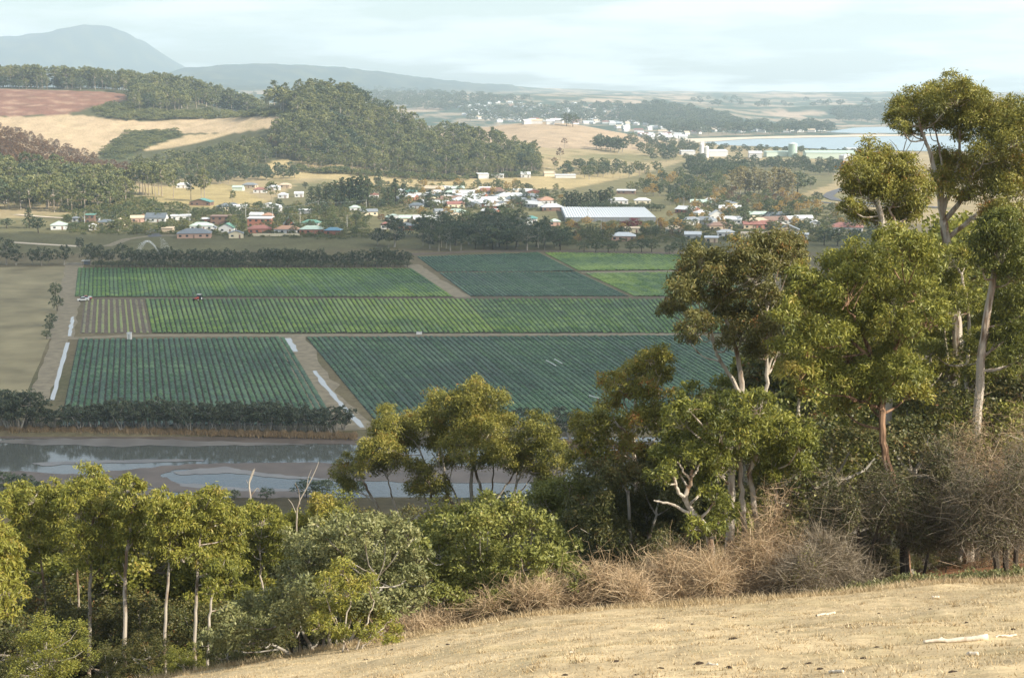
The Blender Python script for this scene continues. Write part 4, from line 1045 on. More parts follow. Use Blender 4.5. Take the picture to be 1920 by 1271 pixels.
LIB = {}
def lib(key, kind, nvar, nleaf, leaf, leafmat, bark, parts=False):
    out = []
    for k in range(nvar):
        s = hash(key) % 997 if False else sum(ord(c) for c in key) * 13 + k
        if parts:
            B, C = std_tree(kind, s, nleaf, leaf); out.append((B.mesh('trunk', MAT[bark]), C.mesh('crown', MAT[leafmat])))
        else:
            out.append(joined(kind, s, nleaf, leaf, leafmat, bark))
    LIB[key] = out
lib('bank', 'bank', 5, 1500, 0.050, 'bank_leaf', 'bark_grey', True)
lib('wind', 'round', 5, 1500, 0.050, 'bank_leaf', 'bark_grey', True)
lib('grove', 'gum', 5, 1500, 0.040, 'far_dark_leaf', 'bark_grey', True)
lib('dark', 'round', 4, 1100, 0.060, 'far_dark_leaf', 'bark_dark', True)
lib('pine', 'pine', 4, 1500, 0.045, 'far_dark_leaf', 'bark_dark', True)
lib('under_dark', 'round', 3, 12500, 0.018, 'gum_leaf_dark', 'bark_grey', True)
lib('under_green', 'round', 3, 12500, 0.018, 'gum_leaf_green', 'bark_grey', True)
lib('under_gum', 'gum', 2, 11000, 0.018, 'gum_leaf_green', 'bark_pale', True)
lib('garden', 'round', 5, 900, 0.070, 'far_garden_leaf', 'bark_grey')
lib('gold', 'round', 2, 900, 0.070, 'gold_leaf', 'bark_grey')
lib('crimson', 'round', 2, 900, 0.070, 'crimson_leaf', 'bark_grey')
lib('poplar', 'poplar', 3, 800, 0.045, 'poplar_leaf', 'bark_grey')
lib('fargum', 'gum', 6, 950, 0.055, 'far_gum_leaf', 'bark_pale')
lib('fardark', 'round', 3, 700, 0.085, 'far_dark_leaf', 'bark_grey')
lib('farbig', 'round', 3, 900, 0.075, 'far_gum_leaf', 'bark_grey')
LIB['hillmix'] = LIB['fargum'] + LIB['farbig'] + LIB['fardark'][:1]
lib('rust', 'gum', 4, 600, 0.055, 'rust_leaf', 'bark_grey')
lib('scrub', 'scrub', 3, 700, 0.11, 'far_garden_leaf', 'bark_grey')
lib('gorse', 'scrub', 3, 700, 0.11, 'far_gum_leaf', 'bark_grey')

HOUSE_BOX = []          # photo boxes of houses that trees must not hide
def blocked(bx, by, wpx, hpx):
    if random.random() < 0.22: return False
    for x0, x1, y0, y1 in HOUSE_BOX:
        if by > y1 - 1 and bx + wpx * 0.22 > x0 and bx - wpx * 0.22 < x1 and by - hpx < y1 - 0.25 * (y1 - y0):
            return True
    return False

def put_tree(key, p, h, name, label, group, cat='tree', wide=1.0):
    m = random.choice(LIB[key]); s = (h * wide * random.uniform(0.85, 1.15),) * 2 + (h,)
    if isinstance(m, tuple):
        o = empty(name, p, random.uniform(0, 6.28)); o.scale = s
        link('trunk', m[0], o); link('crown', m[1], o)
    else:
        o = link(name, m, None, p); o.rotation_euler = (0, 0, random.uniform(0, 6.28)); o.scale = s
    tag(o, label, cat, group)
    return o

def px_put(key, px, py, h, name, label, group=None, cat='tree', wide=1.0, check=True):
    p = ground_at(px, py)
    if p is None: return None
    sc = F / p[1]
    if check and blocked(px, py, h * 0.7 * wide * sc, h * sc): return None
    return put_tree(key, (p[0], p[1], p[2] - 0.1), h, name, label, group, cat, wide)

def scatter_px(poly, dx, dy, jit=0.45):
    xs = [p[0] for p in poly]; ys = [p[1] for p in poly]; out = []
    y = min(ys) + dy * 0.5; k = 0
    while y < max(ys):
        x = min(xs) + (dx * 0.5 if k % 2 else 0)
        while x < max(xs):
            q = (x + random.uniform(-jit, jit) * dx, y + random.uniform(-jit, jit) * dy)
            if inpoly(np.array([q[0]]), np.array([q[1]]), poly)[0]: out.append(q)
            x += dx
        y += dy; k += 1
    return out

def forest_stuff(name, label, pts, hs, key, wide=1.0):
    """a wood that reads as one mass: instances of a few tree shapes on points"""
    col = bpy.data.collections.get('shapes_' + key)
    if col is None:
        col = bpy.data.collections.new('shapes_' + key)
        for k, m in enumerate(LIB[key]): col.objects.link(bpy.data.objects.new('tree_shape', m))
    me = bpy.data.meshes.new(name); me.from_pydata([tuple(p) for p in pts], [], [])
    a = me.attributes.new('h', 'FLOAT', 'POINT'); a.data.foreach_set('value', np.asarray(hs, np.float32))
    o = link(name, me)
    g = bpy.data.node_groups.new(name + '_nodes', 'GeometryNodeTree')
    g.interface.new_socket('Geometry', in_out='INPUT', socket_type='NodeSocketGeometry')
    g.interface.new_socket('Geometry', in_out='OUTPUT', socket_type='NodeSocketGeometry')
    gi = g.nodes.new('NodeGroupInput'); go = g.nodes.new('NodeGroupOutput')
    ci = g.nodes.new('GeometryNodeCollectionInfo'); ci.inputs['Collection'].default_value = col
    ci.inputs['Separate Children'].default_value = True; ci.inputs['Reset Children'].default_value = True
    ip = g.nodes.new('GeometryNodeInstanceOnPoints'); ip.inputs['Pick Instance'].default_value = True
    na = g.nodes.new('GeometryNodeInputNamedAttribute'); na.data_type = 'FLOAT'; na.inputs['Name'].default_value = 'h'
    cx = g.nodes.new('ShaderNodeCombineXYZ')
    mu = g.nodes.new('ShaderNodeMath'); mu.operation = 'MULTIPLY'; mu.inputs[1].default_value = wide
    g.links.new(na.outputs['Attribute'], mu.inputs[0])
    g.links.new(mu.outputs[0], cx.inputs[0]); g.links.new(mu.outputs[0], cx.inputs[1]); g.links.new(na.outputs['Attribute'], cx.inputs[2])
    ri = g.nodes.new('FunctionNodeRandomValue'); ri.data_type = 'INT'; ri.inputs['Max'].default_value = len(LIB[key]) - 1
    ri.inputs['Seed'].default_value = len(pts)
    rv = g.nodes.new('FunctionNodeRandomValue'); rv.data_type = 'FLOAT_VECTOR'; rv.inputs[0].default_value = (0, 0, 0); rv.inputs[1].default_value = (0, 0, 6.283)
    g.links.new(gi.outputs[0], ip.inputs['Points']); g.links.new(ci.outputs[0], ip.inputs['Instance'])
    ridx = [s for s in ri.outputs if s.type == 'INT'][0]
    g.links.new(ridx, ip.inputs['Instance Index']); g.links.new(rv.outputs[0], ip.inputs['Rotation'])
    g.links.new(cx.outputs[0], ip.inputs['Scale']); g.links.new(ip.outputs[0], go.inputs[0])
    md = o.modifiers.new('scatter', 'NODES'); md.node_group = g
    tag(o, label, 'woodland', kind='stuff')
    return o

def wood(poly, dx, dy, hlo, hhi, key, n_ind, name, label, group, sname, slabel, jit=0.45, wide=1.0, dmin=0, dmax=1e9):
    pts = []
    for q in scatter_px(poly, dx, dy, jit):
        p = ground_at(*q)
        if p is not None and dmin < p[1] < dmax: pts.append((q, p))
    pts.sort(key=lambda t: t[1][1])                 # nearest first: they show largest
    for q, p in pts[:n_ind]:
        put_tree(key, (p[0], p[1], p[2] - 0.3), random.uniform(hlo, hhi), name, label, group, wide=wide)
    rest = [p - np.array([0, 0, 0.3]) for q, p in pts[n_ind:]]
    if len(rest) > 3:
        forest_stuff(sname, slabel, rest, [random.uniform(hlo, hhi) for _ in rest], key, wide)

# ------------------------------------------------------------------ houses
for nm, c in dict(white=(.58, .57, .55), cream=(.66, .58, .42), brick=(.30, .13, .09), brown=(.19, .12, .09), pink=(.48, .31, .24), grey=(.40, .41, .41), tan=(.48, .38, .27), palegreen=(.55, .62, .52)).items():
    flat('wall_' + nm, c, 0.85, 0.06, 0.6)
for nm, c in dict(red=(.25, .115, .095), orange=(.38, .225, .155), grey=(.20, .22, .24), slate=(.12, .14, .16), white=(.55, .56, .56), green=(.11, .23, .18), palegreen=(.40, .49, .42), teal=(.10, .25, .23), blue=(.13, .25, .34), brown=(.20, .13, .10), tan=(.52, .42, .30), silver=(.55, .58, .60)).items():
    flat('roof_' + nm, c, 0.6, 0.08, 0.5, 0.35)
flat('window_glass', (0.03, 0.04, 0.05), 0.15, 0.05, 1.0, 0.6)
flat('white_paint', (0.66, 0.66, 0.64), 0.5, 0.03, 1.0)
flat('concrete', (0.42, 0.41, 0.38), 0.9, 0.12, 0.6)
flat('timber_pole', (0.22, 0.18, 0.14), 0.9, 0.2, 2.0)
flat('steel', (0.5, 0.52, 0.53), 0.4, 0.05, 1.0, 0.5)
flat('rubber', (0.02, 0.02, 0.02), 0.9, 0.1, 2.0)
flat('tractor_red', (0.38, 0.05, 0.03), 0.4, 0.05, 2.0, 0.5)

def roof_shape(kind, w, d, h, rh, ov=0.45):
    m = MB(); x, y = w / 2 + ov, d / 2 + ov; t = 0.14
    def slab(pts):
        n = len(pts); b = len(m.v)
        m.v += [tuple(p) for p in pts] + [(p[0], p[1], p[2] + t) for p in pts]
        m.f += [tuple(range(b + n - 1, b - 1, -1)), tuple(range(b + n, b + 2 * n))]
        for i in range(n):
            j = (i + 1) % n; m.f.append((b + i, b + j, b + n + j, b + n + i))
    e = h - 0.02
    if kind == 'gable':
        slab([(-x, -y, e), (x, -y, e), (x, 0, e + rh), (-x, 0, e + rh)]); slab([(-x, 0, e + rh), (x, 0, e + rh), (x, y, e), (-x, y, e)])
    elif kind == 'front':
        slab([(-x, -y, e), (0, -y, e + rh), (0, y, e + rh), (-x, y, e)]); slab([(0, -y, e + rh), (x, -y, e), (x, y, e), (0, y, e + rh)])
    elif kind == 'aframe':
        slab([(-x, -y, h * 0.12), (0, -y, e + rh), (0, y, e + rh), (-x, y, h * 0.12)]); slab([(0, -y, e + rh), (x, -y, h * 0.12), (x, y, h * 0.12), (0, y, e + rh)])
    elif kind == 'hip':
        k = max(x - y, 0.05 * x)
        slab([(-x, -y, e), (x, -y, e), (k, 0, e + rh), (-k, 0, e + rh)]); slab([(k, 0, e + rh), (x, -y, e), (x, y, e)])
        slab([(-k, 0, e + rh), (k, 0, e + rh), (x, y, e), (-x, y, e)]); slab([(-x, y, e), (-x, -y, e), (-k, 0, e + rh)])
    else:
        slab([(-x, -y, e), (x, -y, e), (x, y, e + rh * 0.3), (-x, y, e + rh * 0.3)])
    return m

def house_at(p, w, label, roof='hip', rc='grey', wc='white', d=None, storeys=1, rz=0.0, group=None, rh=None, name='house', wins=True, chimney=False, cat='house', wh=2.7):
    d = d or min(max(w * 0.55, 6.0), 11.0); h = wh * storeys + 0.15
    rh = rh or min(0.22 * d + 0.3, 2.6)
    root = empty(name, (p[0], p[1], p[2] - 0.25), rz); tag(root, label, cat, group)
    h += 0.25
    b = MB()
    if roof == 'front': b.prism([(-w / 2, 0), (w / 2, 0), (w / 2, h), (0, h + rh - 0.1), (-w / 2, h)], -d / 2, d / 2)
    elif roof == 'aframe': b.prism([(-w / 2 * 0.86, 0), (w / 2 * 0.86, 0), (w / 2 * 0.80, h * 0.2), (0, h + rh - 0.3), (-w / 2 * 0.80, h * 0.2)], -d / 2, d / 2)
    elif roof == 'gable':
        b.prism([(-d / 2, 0), (d / 2, 0), (d / 2, h), (0, h + rh - 0.1), (-d / 2, h)], -w / 2, w / 2)
        b.v = [(y, -x, z) for x, y, z in b.v]
    else: b.box(-w / 2, w / 2, -d / 2, d / 2, 0, h)
    wl = b.build('wall', MAT['wall_' + wc], root)
    ro = roof_shape(roof, w, d, h, rh).build('roof', MAT['roof_' + rc], root)
    if chimney:
        MB().box(w * 0.18, w * 0.18 + 0.7, -0.3, 0.4, h + rh * 0.3, h + rh + 0.9).build('chimney', MAT['wall_brick'], ro)
    if wins:
        n = max(2, int(w / 3.4))
        for s in range(storeys):
            z0 = 0.25 + s * wh + 0.9
            for k in range(n):
                x = -w / 2 + w * (k + 0.5) / n
                if s == 0 and k == n // 2 and roof != 'aframe':
                    MB().box(x - 0.5, x + 0.5, -d / 2 - 0.05, -d / 2, 0.25, 2.35).build('door', MAT['roof_brown'], root); continue
                if roof == 'aframe' and abs(x) > w * 0.25: continue
                wn = MB().box(x - 0.75, x + 0.75, -d / 2 - 0.04, -d / 2, z0, z0 + 1.15).build('window', MAT['window_glass'], root)
        if w > 9:
            MB().box(w / 2, w / 2 + 0.04, -0.8, 0.8, 1.1, 2.3).build('window', MAT['window_glass'], root)
    return root

HOUSE_REF = []
def short_name(label):
    for cut in (' with ', ' alone', ' behind', ' beside', ' above', ' right of', ' left of', ' among', ' below', ' at ', ' in ', ' on ', ' under', ' between', ' by ', ' near', ' half', ' beyond', ' nearest', ' low ', ',', ' to ', ' around'):
        i = label.find(cut)
        if i > 6: label = label[:i]
    return ' '.join(label.split()[:6])
def near_house(px, py):
    return min(HOUSE_REF, key=lambda h: abs(h[0] - px) + 2.2 * abs(h[1] - py))
def house(px, py, wpx, label, **kw):
    HOUSE_REF.append((px, py, short_name(label)))
    p = ground_at(px, py); sc = F / p[1]; w = wpx / sc
    d = kw.get('d') or min(max(w * 0.55, 6.0), 11.0)
    hpx = (2.7 * kw.get('storeys', 1) + 1.6) * sc
    HOUSE_BOX.append((px - wpx / 2, px + wpx / 2, py - hpx, py))
    kw.setdefault('rz', random.uniform(-0.25, 0.25))
    return house_at((p[0], p[1] + d / 2, float(hz(p[0], p[1] + d / 2))), w, label, **kw)

H = house
H(107, 431, 28, "white cottage with pale green roof alone at the left of the village", rc='palegreen', wc='white', d=9)
H(172, 432, 11, "tiny white gabled shed on the grass right of the white cottage", roof='front', rc='white', d=4)
H(146, 417, 22, "low grey house behind the tiny white shed", roof='flat', rc='grey', wc='grey')
H(168, 419, 17, "brown flat-roofed house behind the tiny white shed", roof='flat', rc='green', wc='brown', storeys=2)
H(182, 416, 7, "small blue shed beside the brown flat-roofed house", roof='flat', rc='blue', wc='grey', d=3, wins=False)
H(198, 425, 28, "beige house with low wall left of the round street tree", roof='hip', rc='slate', wc='tan')
H(222, 423, 20, "cream front-gabled house beside the beige one", roof='front', rc='tan', wc='cream')
H(260, 417, 32, "pinkish brick house with dark windows above the steep street", roof='gable', rc='pink' if False else 'tan', wc='pink', chimney=True)
H(292, 417, 38, "slate-roofed house with white gable right of the pinkish house", roof='gable', rc='slate', wc='white', rh=3.2)
H(313, 437, 20, "beige garage beside the steep street", roof='flat', rc='tan', wc='tan', wins=False)
H(337, 413, 36, "long white house with curved pale front", roof='flat', rc='white', wc='white')
H(361, 447, 62, "long low bungalow with grey hip roof and veranda, front of the village", rc='grey', wc='pink', d=11)
H(376, 432, 41, "white bungalow with pale green hip roof behind the long grey one", rc='palegreen', wc='white')
H(400, 436, 10, "small white outbuilding right of white bungalow", roof='front', rc='grey', wc='white', d=4)
H(413, 422, 36, "two-storey brown brick box house above the green-gabled one", roof='flat', rc='brown', wc='brown', storeys=2)
H(385, 419, 15, "small red brick house with white roof edge left of the brown box house", roof='flat', rc='white', wc='brick')
H(425, 436, 30, "green-gabled white house with tall front windows", roof='front', rc='green', wc='white', rh=2.8)
H(441, 447, 27, "cream gabled house on posts nearest the earth bank", roof='front', rc='grey', wc='cream', storeys=1)
H(485, 438, 43, "long red-roofed brick bungalow behind the pale fence", rc='red', wc='brick')
H(487, 426, 45, "dark brick house with long white flat roof behind red bungalow", roof='flat', rc='white', wc='brick', storeys=2)
H(540, 425, 23, "steep white A-frame house with brick front", roof='aframe', rc='white', wc='brick', rh=3.6, d=9)
H(537, 439, 44, "orange-roofed white bungalow beside the long pale fence", rc='orange', wc='white')
H(583, 426, 33, "white house with dark green hip roof right of the A-frame", rc='green', wc='white')
H(583, 439, 43, "brick bungalow with pale green roof right of the fence", rc='palegreen', wc='brick')
H(624, 441, 31, "blue-roofed brick bungalow at the end of the front row", rc='blue', wc='brick')
H(570, 402, 24, "white shed roof behind the A-frame house", roof='flat', rc='white', wc='white', wins=False)
H(524, 397, 8, "tiny white domed hut above the A-frame house", roof='hip', rc='white', wc='white', d=5, wins=False)
H(481, 411, 24, "long white low house under the power line", roof='gable', rc='white', wc='white')
H(502, 412, 20, "terracotta house beside the long white low one", roof='hip', rc='orange', wc='pink')
H(376, 386, 40, "teal gable-roofed house below the two tall bare trees", roof='front', rc='teal', wc='brown', rh=2.4)
H(343, 353, 26, "white farmhouse at the top of the tan paddock", roof='hip', rc='white', wc='white')
H(446, 358, 20, "pale green shed left of the red roofed row above paddock", roof='gable', rc='palegreen', wc='palegreen', wins=False)
H(468, 353, 26, "long grey house at the back of the paddock", rc='grey', wc='tan')
H(487, 362, 24, "red-roofed house above the tan paddock", rc='red', wc='white')
H(512, 357, 24, "grey roof house at the paddock corner", rc='silver', wc='white')
H(534, 353, 20, "tan house beside the tall dark pines", rc='tan', wc='tan')
H(530, 372, 18, "white house low beside the dark pines", rc='silver', wc='white')
H(560, 370, 16, "small white house in front of dark pines", roof='gable', rc='white', wc='white')
H(765, 417, 33, "pale lime-roofed house among the dark grove", roof='gable', rc='palegreen', wc='cream')
H(760, 432, 30, "dark grey house below the pale lime roof", rc='slate', wc='brick')
H(722, 430, 16, "small red-roofed house at grove edge", rc='red', wc='white')
H(665, 397, 20, "pale house below the dark pines", rc='palegreen', wc='white')
H(700, 372, 18, "red and white house right of the dark pines", rc='red', wc='white')
H(770, 366, 22, "teal-roofed house right of the black pines", rc='teal', wc='white')
H(780, 392, 26, "blue-grey house with white trim among dark trees", rc='slate', wc='grey')
H(905, 335.5, 20, "bright white square shed below the wooded hill", roof='flat', rc='white', wc='white', d=12, wins=False, wh=4.2)
H(933, 334.5, 22, "white open-fronted shed right of the square shed", roof='flat', rc='white', wc='white', d=8, wh=3.2)
H(985, 333.5, 18, "white shed with dark doorway by tan paddock", roof='gable', rc='white', wc='white', d=9, wh=3.2)
H(1030, 331, 20, "cream long roofed shed under the trees by paddock", roof='gable', rc='tan', wc='cream', d=9, wins=False)
H(1060, 334, 38, "very long low white shed at edge of tan paddock", roof='flat', rc='white', wc='white', d=8, wins=False)
H(1025, 383, 33, "bright orange-roofed house left of the dark hedge", rc='orange', wc='white', d=12)
H(1035, 396, 40, "grey-roofed house below the orange roof", rc='silver', wc='brown')
H(1175, 364, 34, "white long house behind the dark hedge trees", roof='flat', rc='white', wc='brown')
H(1160, 383, 34, "white house half hidden by the clipped hedge", rc='white', wc='white')
H(1205, 383, 30, "second white house behind the clipped hedge", rc='white', wc='cream')
H(1040, 424, 20, "mint-roofed brick house left of the glasshouse", rc='palegreen', wc='pink')
H(995, 418, 24, "green-roofed house in front of the grove's gap", rc='teal', wc='white')
H(1170, 452, 44, "low brick house with pale roof behind clipped round bushes", rc='silver', wc='pink')
H(1185, 437, 30, "yellow-roofed shed below the crimson tree", roof='flat', rc='tan', wc='cream')
H(1265, 438, 30, "tan house right of the golden tree", rc='tan', wc='white')
H(1300, 449, 30, "pale blue metal-roofed house at field edge", roof='gable', rc='silver', wc='grey')
H(1335, 455, 24, "small silver-roofed shed at field edge", roof='flat', rc='silver', wc='tan')
H(1362, 445, 32, "white metal-roofed house behind silver shed", rc='white', wc='white')
H(1415, 448, 46, "long pale low house behind the olive gum's crown", roof='flat', rc='tan', wc='cream')
H(1450, 446, 24, "cream hip-roofed house right of the long pale one", rc='tan', wc='pink')
H(1480, 440, 40, "grey double-gabled house right of cream hip roof", roof='front', rc='grey', wc='tan', rh=3)
H(1505, 449, 24, "white low unit beside grey double gables", roof='flat', rc='white', wc='white')
H(1590, 435, 62, "long red tiled roof house between village and gums", rc='red', wc='white', d=12)
H(1530, 427, 18, "small white gabled house left of long red roof", roof='front', rc='white', wc='white')
H(1345, 412, 30, "white double-gabled house in the middle right village", roof='front', rc='white', wc='white', rh=3.4)
H(1372, 420, 40, "wide white-roofed house right of the double gables", roof='gable', rc='white', wc='white')
H(1420, 410, 34, "pale mint-roofed hall among trees at right", roof='gable', rc='palegreen', wc='cream')
H(1350, 432, 44, "brown-roofed house below white double gables", rc='brown', wc='tan')

fill_cols = ['white', 'white', 'silver', 'silver', 'white', 'grey', 'red', 'tan', 'palegreen', 'slate', 'grey', 'brown']
def fill_houses(poly, dx, dy, label_fmt, group, wlo=11, whi=18, prob=1.0):
    for q in scatter_px(poly, dx, dy, 0.35):
        if random.random() > prob: continue
        if any(x0 - 6 < q[0] < x1 + 6 and y0 - 3 < q[1] < y1 + 6 for x0, x1, y0, y1 in HOUSE_BOX): continue
        p = ground_at(*q); rc = random.choice(fill_cols); wc = random.choice(['white', 'white', 'cream', 'tan', 'brick', 'grey'])
        w = random.uniform(wlo, whi)
        nm = {'silver': 'silvery metal', 'palegreen': 'pale green', 'slate': 'dark slate'}.get(rc, rc)
        house_at(p, w, label_fmt.format(nm), roof=random.choice(['hip', 'hip', 'gable', 'gable', 'front']), rc=rc, wc=wc, rz=random.uniform(-0.9, 0.9), group=group + ', ' + nm + ' roofs', wins=(p[1] < 1250))
fill_houses([(745, 354), (900, 358), (1030, 362), (1030, 388), (900, 396), (745, 386)], 23, 8, "{} roofed house in the crowded middle of the village", "village centre houses")
fill_houses([(1285, 380), (1440, 388), (1500, 408), (1600, 412), (1640, 440), (1500, 436), (1290, 425)], 30, 11, "{} roofed house in the leafy right side of the village", "right village houses")
fill_houses([(640, 398), (1020, 402), (1020, 428), (800, 440), (640, 425)], 46, 13, "{} roofed house peeping through the dark grove", "houses in the grove", prob=0.7)
fill_houses([(420, 392), (640, 392), (640, 408), (420, 408)], 40, 10, "{} roofed house under the power line on the left village", "left village houses", prob=0.7)

# far town on the hazy slope
far_pts = scatter_px([(850, 200), (930, 193), (1160, 197), (1235, 216), (1190, 232), (1000, 236), (880, 226)], 14, 4.2, 0.5) + scatter_px([(1130, 232), (1250, 236), (1290, 262), (1200, 262)], 16, 5, 0.5) + scatter_px([(1240, 243), (1560, 241), (1540, 251), (1250, 257)], 15, 4, 0.5)
for q in far_pts[:290]:
    if random.random() < 0.25: continue
    p = ground_at(*q)
    if p is None: continue
    rc = random.choice(['white', 'white', 'silver', 'tan', 'red', 'white']); w = random.uniform(13, 24)
    root = empty('house', (p[0], p[1], p[2] - 0.6), random.uniform(-0.8, 0.8))
    tag(root, "tiny %s house in the hazy town on the far slope" % {'silver': 'silver-roofed', 'tan': 'tan-roofed', 'red': 'red-roofed', 'white': 'white-roofed'}[rc], 'house', 'far town houses, %s roofs' % rc)
    key = (rc, int(w / 4))
    if key not in LIB:
        b = MB().box(-key[1] * 2, key[1] * 2, -5, 5, 0, 5.0); wl = b.build('wall', MAT['wall_white'], root)
        r_ = roof_shape('gable', key[1] * 4, 10, 5.0, 2.8).build('roof', MAT['roof_' + rc], root); LIB[key] = (wl.data, r_.data)
    else:
        link('wall', LIB[key][0], root); link('roof', LIB[key][1], root)

# coastal works: silo, tank, long sheds
def works():
    H(1345, 294, 36, "long white factory shed beside the white silo tower", roof='gable', rc='white', wc='white', d=22, wins=False, wh=6, cat='factory')
    H(1290, 291, 26, "white sheds left of the silo tower near the bay", roof='flat', rc='white', wc='white', d=18, wins=False, wh=5, cat='shed')
    H(1418, 297, 24, "white warehouse between silo tower and green tank", roof='gable', rc='white', wc='white', d=20, wins=False, wh=6, cat='shed')
    H(1462, 294, 50, "long pale green factory roof left of the tank", roof='flat', rc='palegreen', wc='palegreen', d=20, wins=False, wh=6, cat='factory')
    H(1560, 298, 90, "very long green factory roof right of the tank", roof='gable', rc='palegreen', wc='palegreen', d=40, wins=False, wh=7, cat='factory')
    H(1620, 288, 60, "white beachfront shed near the gum crown", roof='flat', rc='white', wc='white', d=20, wins=False, wh=6, cat='shed')
    H(1590, 302, 22, "white tank shed beside the long green roof", roof='hip', rc='white', wc='white', d=14, wins=False, wh=6, cat='shed')
    p = ground_at(1320, 296); r = empty('silo_tower', p); tag(r, "tall white silo tower beside the factory near the bay", 'silo')
    MB().cyl((-3, 0, 0), (-3, 0, 17), 3, 3, 14).build('silo_body', MAT['white_paint'], r); MB().cyl((3.2, 0, 0), (3.2, 0, 14), 3, 3, 14).build('silo_body', MAT['white_paint'], r)
    MB().box(-5, 0, -2, 2, 17, 21).build('head_house', MAT['white_paint'], r); MB().cyl((3.2, 0, 14), (3.2, 0, 15.4), 3, 0.6, 14).build('silo_cap', MAT['white_paint'], r)
    p = ground_at(1486, 294); r = empty('water_tank', p); tag(r, "tall grey-green water tank on the coastal flat", 'tank')
    MB().cyl((0, 0, 0), (0, 0, 17), 6, 6, 20).build('tank_body', MAT['roof_palegreen'], r); MB().cyl((0, 0, 17), (0, 0, 18.6), 6.3, 1.0, 20).build('tank_lid', MAT['roof_silver'], r)
works()

# long netted glasshouse with roof bays
def glasshouse():
    A = at_z(1060, 416); Bq = at_z(1228, 414); w = Bq[0] - A[0]; d = 85.0
    r = empty('glasshouse', (A[0], A[1], 0.0)); tag(r, "long pale netted glasshouse in front of the dark hedge", 'glasshouse')
    HOUSE_BOX.append((1045, 1232, 394, 416))
    MB().box(0, w, 0, d, 0, 3.0).build('wall', MAT['roof_grey'], r)
    n = 34; bw = w / n
    for k in range(n):
        MB().prism([(k * bw + 0.05, 3.0), ((k + 1) * bw - 0.05, 3.0), ((k + 0.5) * bw, 3.45)], -0.3, d + 0.3).build('roof_bay', MAT['roof_silver'], r)
    for k in range(n + 1):
        MB().box(k * bw - 0.08, k * bw + 0.08, -0.16, -0.003, 0, 3.0).build('post', MAT['timber_pole'], r)
glasshouse()

# fence along the front gardens
def fence():
    a = at_z(463, 443); b = at_z(563, 442); L = b[0] - a[0]
    r = empty('paling_fence', (a[0], a[1], 0.0)); tag(r, "long pale paling fence in front of the red-roofed bungalow", 'fence')
    n = 30
    me = None
    for k in range(n):
        x = L * k / n
        if me is None:
            o = MB().box(0, L / n - 0.04, 0, 0.05, 0.02, 1.7).build('panel', MAT['wall_cream'], r); me = o.data
        else: o = link('panel', me, r)
        o.location = (x, 0, 0)
fence()

# power poles and wires
poles = [(1127, 439, 9, "pole right of the four small cypresses"), (1102, 416, 9, "pole standing in front of the glasshouse"), (1232, 441, 9, "pole beside the golden tree"), (651, 431, 9.5, "tall pole above the round green bush near the grove"),
         (563, 426, 9, "pole right of the A-frame house"), (511, 413, 9, "pole above the terracotta house"), (461, 412, 9, "pole with reddish top above red bungalow"), (355, 421, 9, "pole left of the brown box house"), (159, 424, 9, "pole beside the brown flat-roofed house"), (597, 397, 8, "pole below the dark pines"), (687, 394, 8, "pole at the right end of dark pines"), (417, 404, 8, "pole right of the teal-roofed house"), (1490, 375, 9, "pole beside the dark roadside pine"), (1282, 392, 9, "pole left of the tan village trees")]
tops = {}
for x, y, h, lab in poles:
    p = ground_at(x, y); r = empty('utility_pole', p); tag(r, "timber power " + lab, 'power pole')
    MB().cyl((0, 0, -0.2), (0, 0, h), 0.2, 0.14, 8).build('post', MAT['concrete'], r)
    MB().box(-1.2, 1.2, -0.26, -0.14, h - 0.7, h - 0.55).build('crossarm', MAT['timber_pole'], r)
    tops[(x, y)] = p + np.array([0, 0, h - 0.5])
def wire(a, b, lab):
    P, Q = tops[a], tops[b]; t = np.linspace(0, 1, 14)[:, None]
    S = P * (1 - t) + Q * t; S[:, 2] -= (4 * 1.2 * t * (1 - t)).ravel()
    V, q = tube(S - S[0], np.full(14, 0.035), 4); g = Geo(); g.add(V, q)
    tag(link('power_line', g.mesh('power_line', MAT['steel']), None, tuple(S[0])), lab, 'wire')
wire((417, 404), (511, 413), "sagging power line above the brown box house"); wire((511, 413), (597, 397), "power line running up to the dark pines"); wire((597, 397), (687, 394), "power line crossing in front of the dark pines")
wire((461, 412), (563, 426), "power line crossing above the A-frame house"); wire((1102, 416), (1127, 439), "power line in front of the glasshouse")

# field machines and small farm things
def tractor():
    p = at_z(371, 564); r = empty('tractor', (p[0], p[1], 0.06), 1.2); tag(r, "small red tractor with white cab roof in the green field", 'tractor')
    MB().prism([(-1.9, 0.75), (0.4, 0.75), (0.4, 1.6), (-1.7, 1.45), (-1.95, 1.2)], -0.45, 0.45).build('bonnet', MAT['tractor_red'], r)
    MB().prism([(0.3, 0.8), (1.7, 0.8), (1.6, 2.45), (0.45, 2.45)], -0.75, 0.75).build('cab', MAT['window_glass'], r)
    MB().box(0.25, 1.8, -0.9, 0.9, 2.46, 2.62).build('cab_roof', MAT['white_paint'], r)
    for x, rad, wd in ((-1.4, 0.55, 0.35), (1.1, 0.9, 0.45)):
        for s in (-1, 1):
            wv = MB().cyl((x, s * 0.72, rad), (x, s * (0.72 + wd), rad), rad, rad, 14).build('wheel', MAT['rubber'], r)
            MB().cyl((x, s * (0.72 + wd + 0.004), rad), (x, s * (0.74 + wd), rad), rad * 0.5, rad * 0.5, 10).build('rim', MAT['white_paint'], wv)
tractor()
